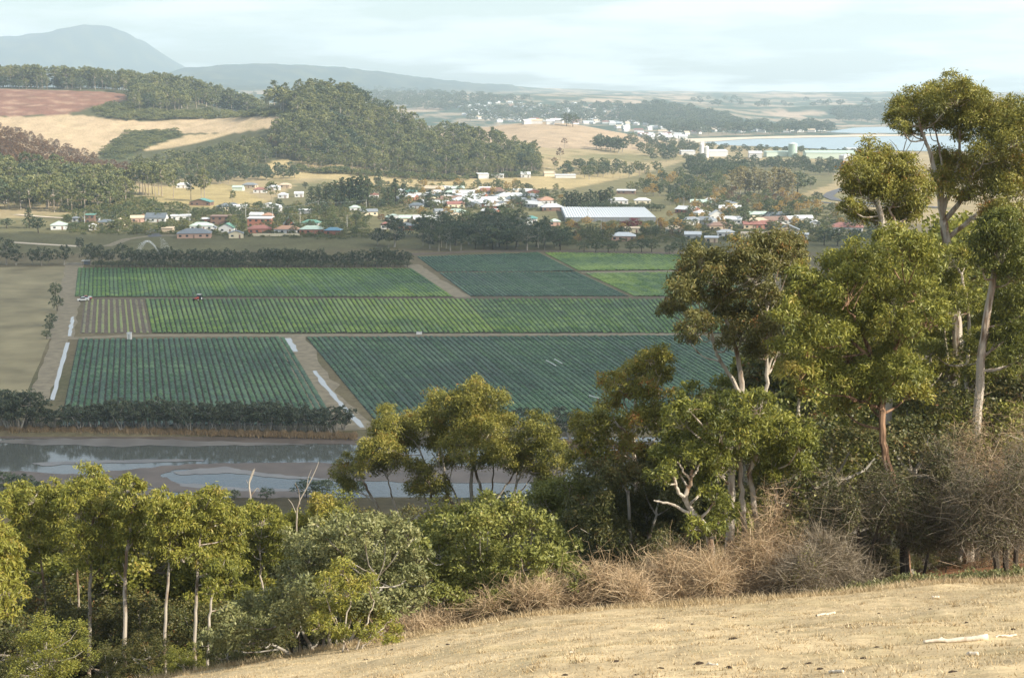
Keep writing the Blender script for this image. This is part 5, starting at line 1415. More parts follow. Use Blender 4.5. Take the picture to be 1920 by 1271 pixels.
def ute(px, py, lab, rz, col):
    p = at_z(px, py); r = empty('utility_truck', (p[0], p[1], 0.07), rz); tag(r, lab, 'truck')
    MB().prism([(-2.4, 0.45), (2.4, 0.45), (2.4, 1.0), (-1.0, 1.05), (-2.3, 0.95)], -0.85, 0.85).build('body', MAT[col], r)
    MB().prism([(-1.2, 1.05), (0.7, 1.03), (0.6, 1.7), (-0.6, 1.72)], -0.78, 0.78).build('cab', MAT['window_glass'], r)
    MB().box(-0.65, 0.65, -0.76, 0.76, 1.72, 1.78).build('cab_roof', MAT[col], r)
    MB().box(0.8, 2.45, -0.9, 0.9, 1.0, 1.35).build('tray', MAT['steel'], r)
    for x in (-1.5, 1.5):
        for s in (-1, 1): MB().cyl((x, s * 0.68, 0.36), (x, s * 0.9, 0.36), 0.36, 0.36, 12).build('wheel', MAT['rubber'], r)
ute(156, 565, "white utility truck parked by the track at the stubble strip", 0.4, 'white_paint')
ute(161, 562.5, "red utility truck just behind the white one", 0.6, 'tractor_red')
def cabin():
    p = at_z(243, 637); r = empty('portable_cabin', (p[0], p[1], 0.06)); tag(r, "upright white portable cabin on the lane between fields", 'cabin')
    MB().box(-0.7, 0.7, -0.7, 0.7, 0.1, 2.4).build('body', MAT['white_paint'], r); MB().box(-0.8, 0.8, -0.8, 0.8, 2.4, 2.55).build('roof', MAT['steel'], r)
    MB().box(-0.35, 0.35, -0.74, -0.70, 0.2, 2.0).build('door', MAT['wall_grey'], r); MB().box(-0.75, 0.75, -0.75, 0.75, 0, 0.1).build('base', MAT['timber_pole'], r)
    p = at_z(162, 497); r = empty('pump_shelter', (p[0], p[1], 0.0)); tag(r, "small white-roofed pump shelter at the end of the windbreak", 'shelter')
    for x in (-1.6, 1.6):
        for y in (-1, 1): MB().cyl((x, y, 0), (x, y, 2.2), 0.09, 0.09, 6).build('post', MAT['timber_pole'], r)
    MB().box(-2.2, 2.2, -1.4, 1.4, 2.2, 2.35).build('roof', MAT['white_paint'], r); MB().box(-1.5, 1.5, 0.9, 1.0, 0.1, 2.0).build('back_panel', MAT['roof_grey'], r)
    p = at_z(786, 627.5); r = empty('water_trough', (p[0], p[1], 0.06)); tag(r, "low white bin on the lane between middle and near fields", 'bin')
    MB().box(-1.0, 1.0, -0.5, 0.5, 0.1, 0.9).build('body', MAT['white_paint'], r); MB().box(-1.06, 1.06, -0.56, 0.56, 0.9, 0.98).build('lid', MAT['wall_grey'], r)
    for a, b, lab in (((1024, 676), (1042, 686), "long white irrigation pipe lying in the large cabbage field"), ((1040, 674), (1054, 682), "shorter white irrigation pipe beside the long one"), ((1105, 742), (1122, 747), "white pipe at lower edge of large cabbage field")):
        P = at_z(*a, 0.55); Q = at_z(*b, 0.55); r = empty('irrigation_pipe', P); tag(r, lab, 'pipe')
        MB().cyl((0, 0, 0.12), tuple(Q - P + np.array([0, 0, 0.12])), 0.14, 0.14, 8).build('pipe', MAT['white_paint'], r)
        MB().cyl((0, 0, -0.5), (0, 0, 0.12), 0.05, 0.05, 6).build('support', MAT['steel'], r)
cabin()
def spray():
    p = at_z(302, 487); rr = np.random.default_rng(4); n = 5000
    t = rr.random(n) ** 0.8; L = 15.0
    x = -t * L * rr.uniform(0.85, 1.05, n); z = 1.5 + 8.5 * (4 * t * (1 - t)) * rr.uniform(0.93, 1.03, n) - 6 * np.clip(t - 0.5, 0, 1) * rr.random(n) * 2
    half = rr.random(n) < 0.25
    x = np.where(half, rr.random(n) * 5.5, x); z = np.where(half, 1.5 + (10 - 0.3 * (x - 0.5) ** 2) * rr.uniform(0.2, 1, n), z)
    c = np.stack([x, rr.normal(0, 0.5, n), np.clip(z, 0.3, 13)], 1)
    m, tt = new_mat('spray_mist'); o = N(tt, 'ShaderNodeOutputMaterial'); d = N(tt, 'ShaderNodeBsdfDiffuse'); d.inputs[0].default_value = (.85, .88, .9, 1); tt.links.new(d.outputs[0], o.inputs[0])
    V, Q, T = leaf_quads(c, unit(rr.normal(0, 1, (n, 3))), 0.14, 0.10, 0, rr, np.full(n, .5)); g = Geo(); g.add(V, Q)
    tag(link('spray', g.mesh('spray', m), None, (p[0], p[1], 0)), "white arc of irrigation water spray behind the windbreak", 'water spray', kind='stuff')
spray()
# ------------------------------------------------------------------ tree placement (photo pixels of the foot)
U = random.uniform
# river bank row
def seg(x):
    return ("in the taller clump at the left end of the bank row" if x < 70 else "on the river bank below the long left ditch" if x < 190 else "on the bank below the left half of cabbage field" if x < 330
            else "in the tallest stretch of the bank row" if x < 520 else "at the right end of bank row beside the drain")
k = 0
x = -30.0
while x < 655:
    h = np.interp(x, [-30, 60, 70, 120, 250, 430, 560, 660], [10.5, 10, 6.5, 6.5, 8.0, 8.6, 7.2, 6.5]) * U(0.85, 1.12)
    px_put('bank', x, 802 + 8 * max(x, 0) / 660 + U(-4, 2), h, 'riverbank_tree', "grey-stemmed dark tree " + seg(x), "river bank trees " + seg(x), wide=1.15, check=False)
    x += U(9, 14)
for x, y, h, lab in ((1045, 822, 9, "dark bank tree just right of the domed gum"), (1070, 826, 8, "second dark bank tree right of the domed gum"), (1085, 820, 7, "small bank tree beside the thin reddish gum"), (985, 815, 8, "bank tree half behind domed gum's right side")):
    px_put('bank', x, y, h, 'riverbank_tree', lab, wide=1.2, check=False)
for x, y, h, lab in ((40, 925, 6, "dark shrubby tree on the near bank, far left"), (75, 930, 5, "dark shrub on the near bank above the left gums"), (8, 920, 6, "dark bank tree cut by left picture edge"), (575, 940, 4.5, "dark round shrub on near bank beside the bare branches"), (605, 938, 4.5, "dark shrub on the near bank left of the domed gum"), (500, 945, 3, "low dark shrub below the dead snag"), (440, 943, 2.5, "low shrub at the edge of lower mud flat"), (660, 930, 5, "dark bank shrub under the domed gum's left branches")):
    p = at_z(x, y, 0); put_tree('dark', (p[0], p[1], float(hz(p[0], p[1])) - .2), h, 'bank_shrub', lab, None, wide=1.5)
# bushes by the left track
for x, y, h, w_, lab in ((104, 560, 7.5, 1.0, "upper dark round tree on the left track"), (107, 583, 7, 1.0, "lower dark round tree on the left track"), (97, 612, 5.5, 1.0, "dark bush beside the track below the two trees"), (88, 636, 3.6, 1.2, "small bush at the bend of the left track"), (93, 622, 4, 1.2, "bush squeezed between two others by the left track")):
    px_put('dark', x, y, h, 'roadside_tree', lab, wide=w_, check=False)
# windbreak row
for x, y, h in ((12, 497, 15), (30, 498, 9), (62, 497, 9), (78, 498, 10), (92, 497, 9), (120, 497, 11), (150, 470, 8), (170, 497, 12), (186, 497, 11), (205, 497, 9), (232, 497, 12)):
    px_put('wind', x, y, h, 'windbreak_tree', "dark tree at the left end of the windbreak row", "left windbreak trees", check=False)
x = 245
while x < 770:
    px_put('wind', x, 499 + U(-2, 1.5), U(6.5, 10.5) if not 300 < x < 312 else 10, 'windbreak_tree', "dark tree in the long windbreak row above the green field", "long windbreak row trees", wide=U(0.8, 1.1), check=False)
    x += U(7, 12)
x = 180
while x < 765:
    px_put('dark', x, 501.0, U(3, 4.4), 'hedge_bush', "low dark bush in the hedge under the windbreak row", "windbreak hedge bushes", cat='bush', wide=1.5, check=False)
    x += U(9, 13)
# dark grove
def gl(q):
    return "dark tree at the %s of the grove above the bluish field" % (("front left" if q[0] < 830 else "front middle" if q[0] < 950 else "front right") if q[1] > 455 else ("back left" if q[0] < 830 else "back middle" if q[0] < 950 else "back right"))
for q in scatter_px([(705, 452), (740, 430), (880, 424), (1050, 436), (1062, 470), (780, 474), (705, 476)], 17, 8):
    px_put(random.choice(['grove', 'grove', 'dark', 'wind']), q[0], q[1], U(9, 17), 'grove_tree', gl(q), "grove trees: " + gl(q), wide=U(1.1, 1.5))
for x, y, h, w_, lab in ((1095, 472, 6.5, 1.3, "left of the two clipped purple-brown round bushes"), (1117, 473, 6.5, 1.3, "second clipped round bush at field edge"), (1140, 473, 7, 1.4, "dark wide bush right of the clipped bushes"), (1152, 472, 6.5, 1.3, "round bush before the low brick house"), (1182, 473, 6.5, 1.4, "dark bush right of the low brick house"), (1203, 473, 8, 1.3, "tall dark bush near the sandy drive"), (1222, 473, 8, 1.2, "dark bush left of the sandy drive"),
                        (1275, 480, 11, 1.2, "big dark round tree right of the sandy drive"), (1300, 482, 11, 1.1, "big dark tree beside the olive gum's crown"), (1325, 480, 9, 1.1, "third dark round tree above the right field"), (1255, 478, 6, 1.2, "small dark bush at the foot of big round tree"), (1545, 460, 11, 1.2, "dark round tree before the right village houses"), (1570, 462, 12, 1.2, "dark broad tree beyond the round gum"), (1605, 462, 11, 1.2, "dark tree below the long red roof"), (1640, 458, 12, 1.2, "dark tree behind the bent pale stem")):
    px_put('dark', x, y, h, 'round_tree', lab if 'tree' in lab or 'bush' in lab else lab + " bush", wide=w_, check=False)
# pines
for x, y, h in ((584, 384, 14), (598, 385, 15), (612, 386, 16), (630, 387, 21), (642, 386, 23), (655, 387, 23), (668, 387, 24), (680, 387, 25), (690, 386, 24), (620, 383, 18), (660, 382, 22), (676, 380, 22)):
    px_put('pine', x, y, h, 'pine_tree', "dark pine in the tall clump above the village", "tall dark pine clump", wide=1.25, check=False)
for x, y, h, w_, lab in ((742, 386, 22, 1.1, "dark pine in the middle of the village, tallest of three"), (757, 386, 18, 1.2, "black pine beside the tallest village pine"), (728, 388, 16, 1.3, "broad black pine left of the tallest village pine"), (805, 389, 14, 1.9, "wide black conifer in the village centre"), (710, 350, 18, 1.2, "broad conifer at top right of the pine clump")):
    px_put('pine', x, y, h, 'pine_tree', lab, wide=w_, check=False)
for x in range(1062, 1150, 9):
    px_put('pine', x, 393 + U(-2, 1), U(13, 18), 'pine_tree', "dark pine behind the netted glasshouse", "pines behind the glasshouse", wide=1.4, check=False)
for x in range(1095, 1240, 9):
    px_put('dark', x, 396, U(5.5, 7.5), 'hedge_bush', "clipped dark hedge bush behind the glasshouse", "clipped hedge behind the glasshouse", cat='bush', wide=1.5, check=False)
for x in (1101, 1106.5, 1111.5, 1117.5):
    px_put('pine', x, 441, 7, 'cypress_tree', "small slim cypress, one of four in a row before the pale wall", "four slim cypresses", wide=0.45, check=False)
# distinctive colours
px_put('gold', 1240, 431, 8.5, 'golden_tree', "bright golden autumn tree near the power pole", wide=1.1, check=False)
px_put('crimson', 1188, 432, 8.5, 'crimson_tree', "wide crimson-leaved tree in front of the glasshouse", wide=1.8, check=False)
px_put('crimson', 1170, 431, 6, 'crimson_tree', "smaller dull red tree left of the crimson one", wide=1.3, check=False)
px_put('gold', 790, 408, 8.5, 'golden_tree', "orange autumn tree behind the pale lime roof", check=False)
px_put('gold', 840, 410, 9, 'golden_tree', "olive-gold tree right of the orange autumn tree", wide=1.2, check=False)
px_put('gold', 710, 362, 7, 'golden_tree', "small golden tree right of the pine clump", check=False)
px_put('rust', 715, 424, 8, 'autumn_tree', "brownish autumn tree at left edge of the grove", wide=1.6, check=False)
px_put('garden', 740, 372, 12, 'garden_tree', "grey-green tree between two black pines", check=False)
px_put('garden', 620, 412, 9, 'garden_tree', "yellowish tree right of the A-frame house", check=False)
px_put('garden', 288, 397, 11, 'garden_tree', "round tree above the slate-roofed house", check=False)
px_put('pine', 55, 428, 14, 'pine_tree', "dark fir standing alone left of the white cottage", wide=1.1, check=False)
px_put('dark', 72, 437, 11, 'round_tree', "broad dark tree before the white cottage", wide=1.3, check=False)
px_put('dark', 12, 428, 7, 'round_tree', "dark bush at the left edge above the dirt road", wide=1.5, check=False)
px_put('dark', 257, 440, 7, 'round_tree', "dark tree left of the steep street", wide=1.1, check=False)
px_put('garden', 232, 424, 7, 'garden_tree', "round street tree beside the cream gabled house", check=False)
px_put('dark', 1495, 366, 22, 'roadside_pine', "large dark roadside tree left of the bending road", wide=1.1, check=False)
px_put('dark', 1532, 381, 10, 'round_tree', "small dark round tree below the bending road", wide=1.1, check=False)
px_put('garden', 1520, 354, 12, 'garden_tree', "olive tree beside the road above the dark roadside tree", check=False)
for x in (1372, 1380, 1388, 1397, 1405, 1414, 1423, 1432, 1441, 1450, 1459, 1468, 1477, 1485):
    px_put('poplar', x, 366 + U(-3, 3), U(18, 25), 'poplar_tree', "pale yellow autumn poplar in the row before the coast", "autumn poplar row", wide=1.5, check=False)
# village gardens
def gardens(poly, dx, dy, hlo, hhi, label, group, keys=('garden', 'garden', 'dark', 'garden', 'gold'), prob=1.0, name='garden_tree', beside=False):
    for q in scatter_px(poly, dx, dy, 0.5):
        if random.random() < prob:
            key = random.choice(keys); hh = U(hlo, hhi); lab, grp = label, group
            if beside:
                hx, hy, hn = near_house(*q)
                side = 'in front of' if q[1] > hy + 3 else ('behind' if q[1] < hy - 7 else ('left of' if q[0] < hx else 'right of'))
                look = {'garden': 'leafy green', 'dark': 'dark', 'gold': 'golden', 'rust': 'russet'}[key]
                size = 'small' if hh < hlo + (hhi - hlo) * 0.4 else 'tall'
                lab = f"{size} {look} tree {side} the {hn}"; grp = lab
            px_put(key, q[0], q[1], hh, name, lab, grp, wide=U(0.9, 1.3))
gardens([(120, 412), (300, 398), (640, 384), (690, 398), (690, 440), (640, 446), (450, 436), (130, 436)], 14, 6, 4, 8.5, "leafy garden tree among the left village houses", "garden trees of the left village", keys=('garden', 'garden', 'dark', 'garden'), beside=True)
gardens([(560, 352), (760, 346), (1060, 358), (1060, 392), (820, 400), (700, 392)], 19, 6, 4.5, 9, "garden tree among the crowded middle roofs", "garden trees of the middle village", keys=('garden', 'garden', 'dark', 'garden', 'dark', 'gold'), prob=1.0, beside=True)
gardens([(760, 350), (900, 354), (1010, 364), (1000, 350), (900, 347)], 22, 5, 6, 10, "rounded tree along the back of the middle village", "trees behind the middle village", name='yard_tree', beside=True)
gardens([(1040, 420), (1290, 420), (1290, 452), (1090, 460), (1040, 450)], 17, 7, 4, 8, "garden tree between the glasshouse and the fields", "garden trees below the glasshouse", keys=('garden', 'garden', 'gold', 'dark', 'rust'), name='yard_tree', beside=True)
gardens([(1250, 372), (1360, 370), (1560, 392), (1640, 410), (1640, 446), (1300, 440), (1250, 410)], 18, 7, 5, 10, "garden tree among the right village houses", "garden trees of the right village", prob=0.85, name='right_garden_tree', beside=True)  # garden trees, scattered between the houses rather than along streets
gardens([(1240, 335), (1370, 330), (1370, 372), (1290, 384), (1180, 362)], 16, 7, 7, 13, "tree in the wooded belt behind the right village", "belt trees behind the right village", keys=('garden', 'fardark', 'fardark', 'garden', 'gold'), name='belt_tree')
gardens([(1360, 366), (1480, 370), (1560, 398), (1440, 396), (1340, 385)], 18, 7, 6, 11, "autumn-tinted tree around the poplar row", "trees round the poplar row", keys=('garden', 'garden', 'rust', 'gold'), name='autumn_tree')
# coastal belt and brown hill
for q in scatter_px([(1285, 300), (1400, 304), (1560, 306), (1590, 318), (1560, 332), (1420, 318), (1370, 338), (1290, 334)], 11, 6):
    px_put('fardark', q[0], q[1], U(9, 14), 'belt_tree', "dark tree in the belt between the poplars and the coast", "coastal belt trees", wide=1.2)
for q in scatter_px([(1240, 276), (1300, 272), (1420, 282), (1600, 288), (1600, 293), (1420, 290), (1240, 292)], 13, 5):
    px_put('fardark', q[0], q[1], U(8, 12), 'shore_tree', "dark tree along the near shore of the bay", "near shore trees", wide=1.3)
for x, y, h, lab in ((1062, 237, 22, "left of two big dark trees alone on the bare hilltop"), (1074, 238, 21, "right of the two big dark trees on the bare hilltop")):
    px_put('dark', x, y, h, 'hilltop_tree', lab, wide=1.0, check=False)
for x, y in ((1118, 281), (1127, 282), (1136, 283), (1145, 284), (1152, 286), (1160, 287), (1167, 286), (1124, 279), (1140, 280), (1155, 281)):
    px_put('fardark', x, y, U(18, 22), 'hill_tree', "dark tree in the clump on the right flank of bare hill", "clump on the bare hill", wide=1.1, check=False)
for x, y, h, k, lab in ((1058, 279, 14, 'rust', "bare greyish tree on the slope of the round hill"), (1050, 302, 15, 'rust', "second bare tree lower on the round hill"), (1040, 318, 13, 'rust', "leafless tree near the foot of the round hill")):
    px_put(k, x, y, h, 'bare_tree', lab, wide=1.2, check=False)
for q in scatter_px([(1040, 318), (1120, 312), (1200, 322), (1240, 325), (1210, 336), (1100, 340), (1050, 330)], 17, 6):
    px_put(random.choice(['fardark', 'fargum', 'garden']), q[0], q[1], U(9, 15), 'paddock_tree', "scattered paddock tree at the foot of the bare hill", "paddock trees at the bare hill's foot", wide=1.2)
for q in scatter_px([(1175, 262), (1290, 268), (1290, 300), (1230, 306), (1190, 285)], 14, 6):
    px_put(random.choice(['fardark', 'garden']), q[0], q[1], U(8, 14), 'valley_tree', "hazy tree on the flat right of the bare hill", "trees right of the bare hill", wide=1.3)
# two tall bare trees and the thin row above the left village
for x, y, h, lab in ((325, 372, 22, "thin tall tree left of the two big bare ones"), (358, 376, 20, "leaning tall tree on the tan paddock"), (384, 378, 26, "large open-crowned tree above the teal roof"), (378, 377, 24, "second trunk beside the large open-crowned tree"), (437, 384, 11, "small tree on the tan paddock behind garden trees"), (510, 384, 18, "pale gum right of the tan paddock")):
    px_put('fargum', x, y, h, 'tall_tree', lab, check=False, wide=0.9)
for x in range(250, 305, 6):
    px_put('fargum', x, 362 + (x - 250) * 0.12 + U(-2, 2), U(20, 27), 'hill_gum', "thin-trunked gum in the open row at foot of left hill", "open row of thin gums", check=False, wide=0.9)
# ridge belt behind the red field
belt = []
for k in range(260):
    X = U(-900, -300); Y = 2030 + abs(random.gauss(0, 45))
    belt.append((Y, X))
belt.sort()
for Y, X in belt[:45]:
    put_tree('fargum', (X, Y, float(hz(X, Y)) - .3), U(24, 33), 'ridge_gum', "tall gum of the ridge line behind the red ploughed field", "ridge line gums", wide=1.15)
forest_stuff('hill_woodland', "gum belt along the skyline behind the red field", [(X, Y, float(hz(X, Y)) - .3) for Y, X in belt[45:]], [U(24, 34) for _ in belt[45:]], 'fargum', 1.15)
forest_stuff('ridge_scrub', "darker lower trees under the skyline gums", [(X, Y, float(hz(X, Y)) - .3) for X, Y in ((U(-900, -330), 2025 + abs(random.gauss(0, 30))) for _ in range(230))], [U(9, 20) for _ in range(230)], 'fardark', 1.2)
# shaded undergrowth on the slope among the near gums
def slope_tree(key, px, py_top, D, name, label, group=None, wide=1.0, cat='shrub'):
    t = at_depth(px, py_top, D); g = float(hz(t[0], t[1])); h = t[2] - g
    if h < 1.0: h = 1.0
    return put_tree(key, (t[0], t[1], g - 0.1), h, name, label, group, cat, wide)
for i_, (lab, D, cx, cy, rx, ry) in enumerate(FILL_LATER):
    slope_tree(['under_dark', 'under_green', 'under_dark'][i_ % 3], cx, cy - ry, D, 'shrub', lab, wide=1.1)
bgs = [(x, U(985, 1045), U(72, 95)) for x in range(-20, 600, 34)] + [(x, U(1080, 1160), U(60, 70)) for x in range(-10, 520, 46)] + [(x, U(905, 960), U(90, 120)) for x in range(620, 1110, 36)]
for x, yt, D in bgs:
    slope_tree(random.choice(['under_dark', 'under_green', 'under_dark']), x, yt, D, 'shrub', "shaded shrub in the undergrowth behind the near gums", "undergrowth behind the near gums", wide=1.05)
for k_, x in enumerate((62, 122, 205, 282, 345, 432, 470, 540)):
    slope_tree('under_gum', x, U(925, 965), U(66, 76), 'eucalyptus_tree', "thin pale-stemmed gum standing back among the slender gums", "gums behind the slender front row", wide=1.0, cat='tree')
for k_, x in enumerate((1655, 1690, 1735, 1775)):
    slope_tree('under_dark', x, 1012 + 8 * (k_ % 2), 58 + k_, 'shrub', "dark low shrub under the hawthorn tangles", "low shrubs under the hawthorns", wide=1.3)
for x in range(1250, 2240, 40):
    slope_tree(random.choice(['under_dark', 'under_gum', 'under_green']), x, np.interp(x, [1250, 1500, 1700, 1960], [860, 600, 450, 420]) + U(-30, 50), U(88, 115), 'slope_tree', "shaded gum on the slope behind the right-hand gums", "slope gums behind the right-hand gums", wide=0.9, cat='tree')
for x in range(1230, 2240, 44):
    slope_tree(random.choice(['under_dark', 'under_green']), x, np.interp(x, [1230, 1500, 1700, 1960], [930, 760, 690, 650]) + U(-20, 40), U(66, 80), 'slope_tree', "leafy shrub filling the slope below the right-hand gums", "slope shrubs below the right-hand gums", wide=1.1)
# woods
wood([(-60, 305), (0, 322), (80, 336), (150, 336), (235, 352), (245, 372), (230, 392), (130, 402), (0, 392), (-60, 392)], 15, 7.5, 13, 24, 'hillmix', 105, 'hill_gum', "tall green gum on the lower slope of the left hill", "gums of the left hill", 'hill_woodland', "green gum forest covering the lower left hill", wide=1.15)
wood([(-60, 232), (0, 246), (60, 258), (130, 284), (200, 310), (260, 330), (290, 345), (240, 350), (150, 342), (80, 338), (0, 325), (-60, 310)], 8, 4.5, 6, 12, 'rust', 0, '', '', '', 'rust_woodland', "rust-brown dying woodland on the top of left hill", wide=1.3)
wood([(x, y - (24 if y < 270 else 0)) for x, y in P_H1], 12, 6, 9, 25, 'hillmix', 100, 'hill_gum', "tall gum at the foot of the central wooded hill", "gums at the foot of the wooded hill", 'hill_woodland', "dense gum forest covering the central hill", wide=1.05, dmax=1960)
wood([(548, 215), (575, 170), (610, 165), (660, 175), (700, 205), (620, 225), (560, 235)], 12, 5, 16, 24, 'hillmix', 0, '', '', '', 'hill_woodland', "big-crowned gums on top of the central hill", wide=1.3, dmax=1960)
wood([(-60, 166), (190, 170), (245, 178), (250, 212), (330, 214), (400, 205), (545, 212), (560, 196), (470, 184), (340, 172), (200, 166), (0, 160), (-60, 160)], 12, 6, 15, 29, 'hillmix', 60, 'ridge_gum', "tall gum on the far ridge above the tan paddocks", "gums of the far ridge", 'hill_woodland', "gum forest along the far ridge", wide=1.05)
wood([(235, 322), (330, 306), (400, 296), (440, 282), (500, 278), (505, 300), (470, 325), (440, 335), (300, 345), (250, 335)], 13, 6, 11, 20, 'hillmix', 45, 'gully_tree', "tree in the gully between the two wooded hills", "gully trees", 'hill_woodland', "mixed woodland filling the gully between hills", wide=1.15)
wood([(250, 335), (300, 345), (470, 326), (560, 322), (560, 334), (420, 346), (300, 350)], 14, 5, 8, 14, 'fardark', 24, 'gully_tree', "dark tree along the gully's lower edge", "dark gully trees", 'gully_scrub', "dark scrub along the gully's lower edge")
wood([(560, 300), (700, 312), (830, 326), (1000, 318), (1010, 328), (830, 338), (700, 328), (560, 316)], 9, 5, 8, 17, 'fargum', 0, '', '', '', 'scrub_edge', "young gums along the foot of the wooded hill", wide=1.3)
for poly, lab in (([(120, 407), (300, 396), (690, 388), (700, 446), (640, 450), (450, 444), (130, 440)], "clipped shrubs and hedges between the left village houses"), ([(560, 352), (760, 348), (1060, 360), (1060, 396), (820, 404), (640, 398)], "garden shrubs between the middle village roofs"), ([(1040, 418), (1290, 415), (1290, 385), (1640, 405), (1640, 455), (1300, 455), (1050, 462)], "garden shrubs between the right village houses")):
    wood(poly, 9, 4.5, 1.2, 3.2, 'scrub', 0, '', '', '', 'garden_shrubbery', lab, wide=1.3)
wood(P_GORSE, 9, 4, 3, 6, 'gorse', 0, '', '', '', 'gorse_scrub', "green gorse scrub patch on the tan paddock", wide=1.6)
wood([(180, 205), (230, 195), (330, 212), (530, 212), (530, 220), (400, 224), (260, 228), (190, 222)], 10, 4, 4, 9, 'gorse', 0, '', '', '', 'gorse_scrub', "dark scrub below the far ridge forest", wide=1.5)
wood([(500, 275), (545, 235), (560, 262), (540, 292)], 10, 5, 7, 11, 'rust', 0, '', '', '', 'rust_woodland', "grey leafless scrub at left flank of wooded hill", wide=1.5)
wood([(560, 318), (700, 326), (830, 336), (1000, 328), (1000, 332), (830, 341), (700, 332), (560, 324)], 8, 3.5, 4, 9, 'scrub', 0, '', '', '', 'scrub_edge', "low brown scrub edging the wooded hill", wide=1.4)
wood([(110, 392), (250, 375), (330, 388), (300, 398), (140, 404)], 14, 5, 3, 7, 'scrub', 0, '', '', '', 'scrub_edge', "low scrub behind the upper left houses", wide=1.4)
for poly, dxx, dyy, lab in (([(640, 165), (760, 170), (950, 186), (1000, 190), (900, 198), (840, 210), (760, 205), (690, 190)], 12, 4, "hazy woodland on slopes behind the wooded hill"), ([(1180, 205), (1240, 196), (1330, 215), (1400, 236), (1240, 240), (1160, 230)], 10, 4, "hazy woodland on the hill right of far town"),
                        ([(1560, 210), (1640, 202), (1720, 212), (1720, 232), (1570, 232)], 11, 4, "hazy woodland hill above the second water strip"), ([(860, 205), (1160, 200), (1230, 220), (1160, 234), (880, 228)], 14, 5, "scattered trees among far town houses"), ([(1240, 240), (1560, 238), (1560, 250), (1250, 258)], 13, 4, "trees along the far shore town"),
                        ([(1280, 185), (1480, 190), (1660, 195), (1660, 200), (1400, 205), (1290, 200)], 26, 6, "scattered hazy groves on the far hills")):
    wood(poly, dxx, dyy, 16, 26, 'fardark', 0, '', '', '', 'far_woodland', lab, wide=1.6, dmin=2900)

# ------------------------------------------------------------------ reeds, paddock grass and litter
def reeds():
    rr = np.random.default_rng(8); n = 26000
    px = rr.uniform(-60, 670, n); t = rr.random(n)
    px = np.where(rr.random(n) < 0.12, rr.uniform(1040, 1110, n), px)
    base = np.interp(px, [-60, 0, 300, 660, 1100], [804, 806, 810, 819, 836]); clump = 0.5 + 0.5 * np.sin(px * 0.31) * np.sin(px * 0.071 + 1)
    P = np.array([at_z(a, b, -0.25) for a, b in zip(px, base + rr.normal(0, 2.0, n))])
    h = rr.uniform(0.5, 1.0, n) * (0.7 + 0.9 * clump)
    a = rr.uniform(0, 6.28, n); wv = np.stack([np.cos(a), np.sin(a), np.zeros(n)], 1) * 0.10
    tip = P + np.stack([rr.normal(0, 0.18, n), rr.normal(0, 0.18, n), h], 1)
    V = np.stack([P - wv, P + wv, tip], 1).reshape(-1, 3); Q = np.arange(3 * n).reshape(n, 3)
    me = np_mesh('reeds', V, [Q], [MAT['reed_blade']], attrs={'tint': np.repeat(np.clip(0.45 + rr.normal(0, 0.2, n) + 0.2 * (clump - 0.5), 0, 1), 3)})
    tag(link('reeds', me), "band of dry tan reeds along the far river bank", 'reeds', kind='stuff')
reeds()
def grass():
    rr = np.random.default_rng(9); n = 105000
    y = 13 + 34.5 * rr.random(n) ** 0.75; x = rr.uniform(-0.42, 0.46, n) * y
    fr = rr.random(n) < 0.16                       # taller fringe at the paddock edge
    y = np.where(fr, 45.5 + rr.normal(0, 0.7, n), y); x = np.where(fr, rr.uniform(-0.34, 0.46, n) * y, x)
    nc = 260; cy_ = 14 + 32 * rr.random(nc) ** 0.8; cx_ = rr.uniform(-0.42, 0.46, nc) * cy_
    tk = rr.integers(0, nc, 6000); tus = np.zeros(n, bool); tus[:6000] = True
    x[:6000] = cx_[tk] + rr.normal(0, 0.07, 6000); y[:6000] = cy_[tk] + rr.normal(0, 0.07, 6000); fr[:6000] = False
    d, yy = hill_drop(x, y)
    ok = yy < 48; tus = tus[ok]; x, y, fr = x[ok], y[ok], fr[ok]; n = len(x)
    z = hz(x, y)
    h = np.where(fr, rr.uniform(0.08, 0.26, n), rr.uniform(0.02, 0.06, n) * (1 + 0.5 * wob(x, y, 1.7, 2)))
    h = np.where(tus, rr.uniform(0.05, 0.13, n), h)
    a = rr.uniform(0, 6.28, n); wd = np.where(fr, 0.012, 0.011)
    wv = np.stack([np.cos(a), np.sin(a), np.zeros(n)], 1) * wd[:, None]
    P = np.stack([x, y, z - 0.01], 1); tip = P + np.stack([rr.normal(0, 0.5, n) * h, rr.normal(0, 0.5, n) * h, h], 1)
    V = np.stack([P - wv, P + wv, tip], 1).reshape(-1, 3)
    tint = np.clip(0.5 + 0.25 * wob(x, y, 4.0, 3, 2) + rr.normal(0, 0.22, n), 0, 1)
    me = np_mesh('grass', V, [np.arange(3 * n).reshape(n, 3)], [MAT['dry_grass']], attrs={'tint': np.repeat(tint, 3)})
    tag(link('grass', me), "short dry straw-coloured grass on the near paddock", 'grass', kind='stuff')
grass()
def herbs():
    rr = np.random.default_rng(19); n = 5000
    px = rr.uniform(1500, 1925, n); P = []
    y = 46.6 + np.abs(rr.normal(0, 0.8, n)); x = (px - 960) / F * y / 0.955
    z = hz(x, y); c = np.stack([x, y, z + rr.uniform(0.02, 0.40, n) * (0.5 + 0.5 * wob(x, y, 1.3, 2))], 1)
    V, Q, T = leaf_quads(c, np.tile([0, 0, 1.0], (n, 1)), 0.16, 0.04, -0.4, rr, 0.45 + rr.normal(0, 0.25, n))
    g = Geo(); g.add(V, Q, T); tag(link('weeds', g.mesh('weeds', MAT['grey_leaf'])), "weedy green and yellow herbs fringing the paddock at right", 'weeds', kind='stuff')
herbs()
flat('dung', (0.06, 0.042, 0.028), 0.95, 0.3, 8.0, bump=0.5)
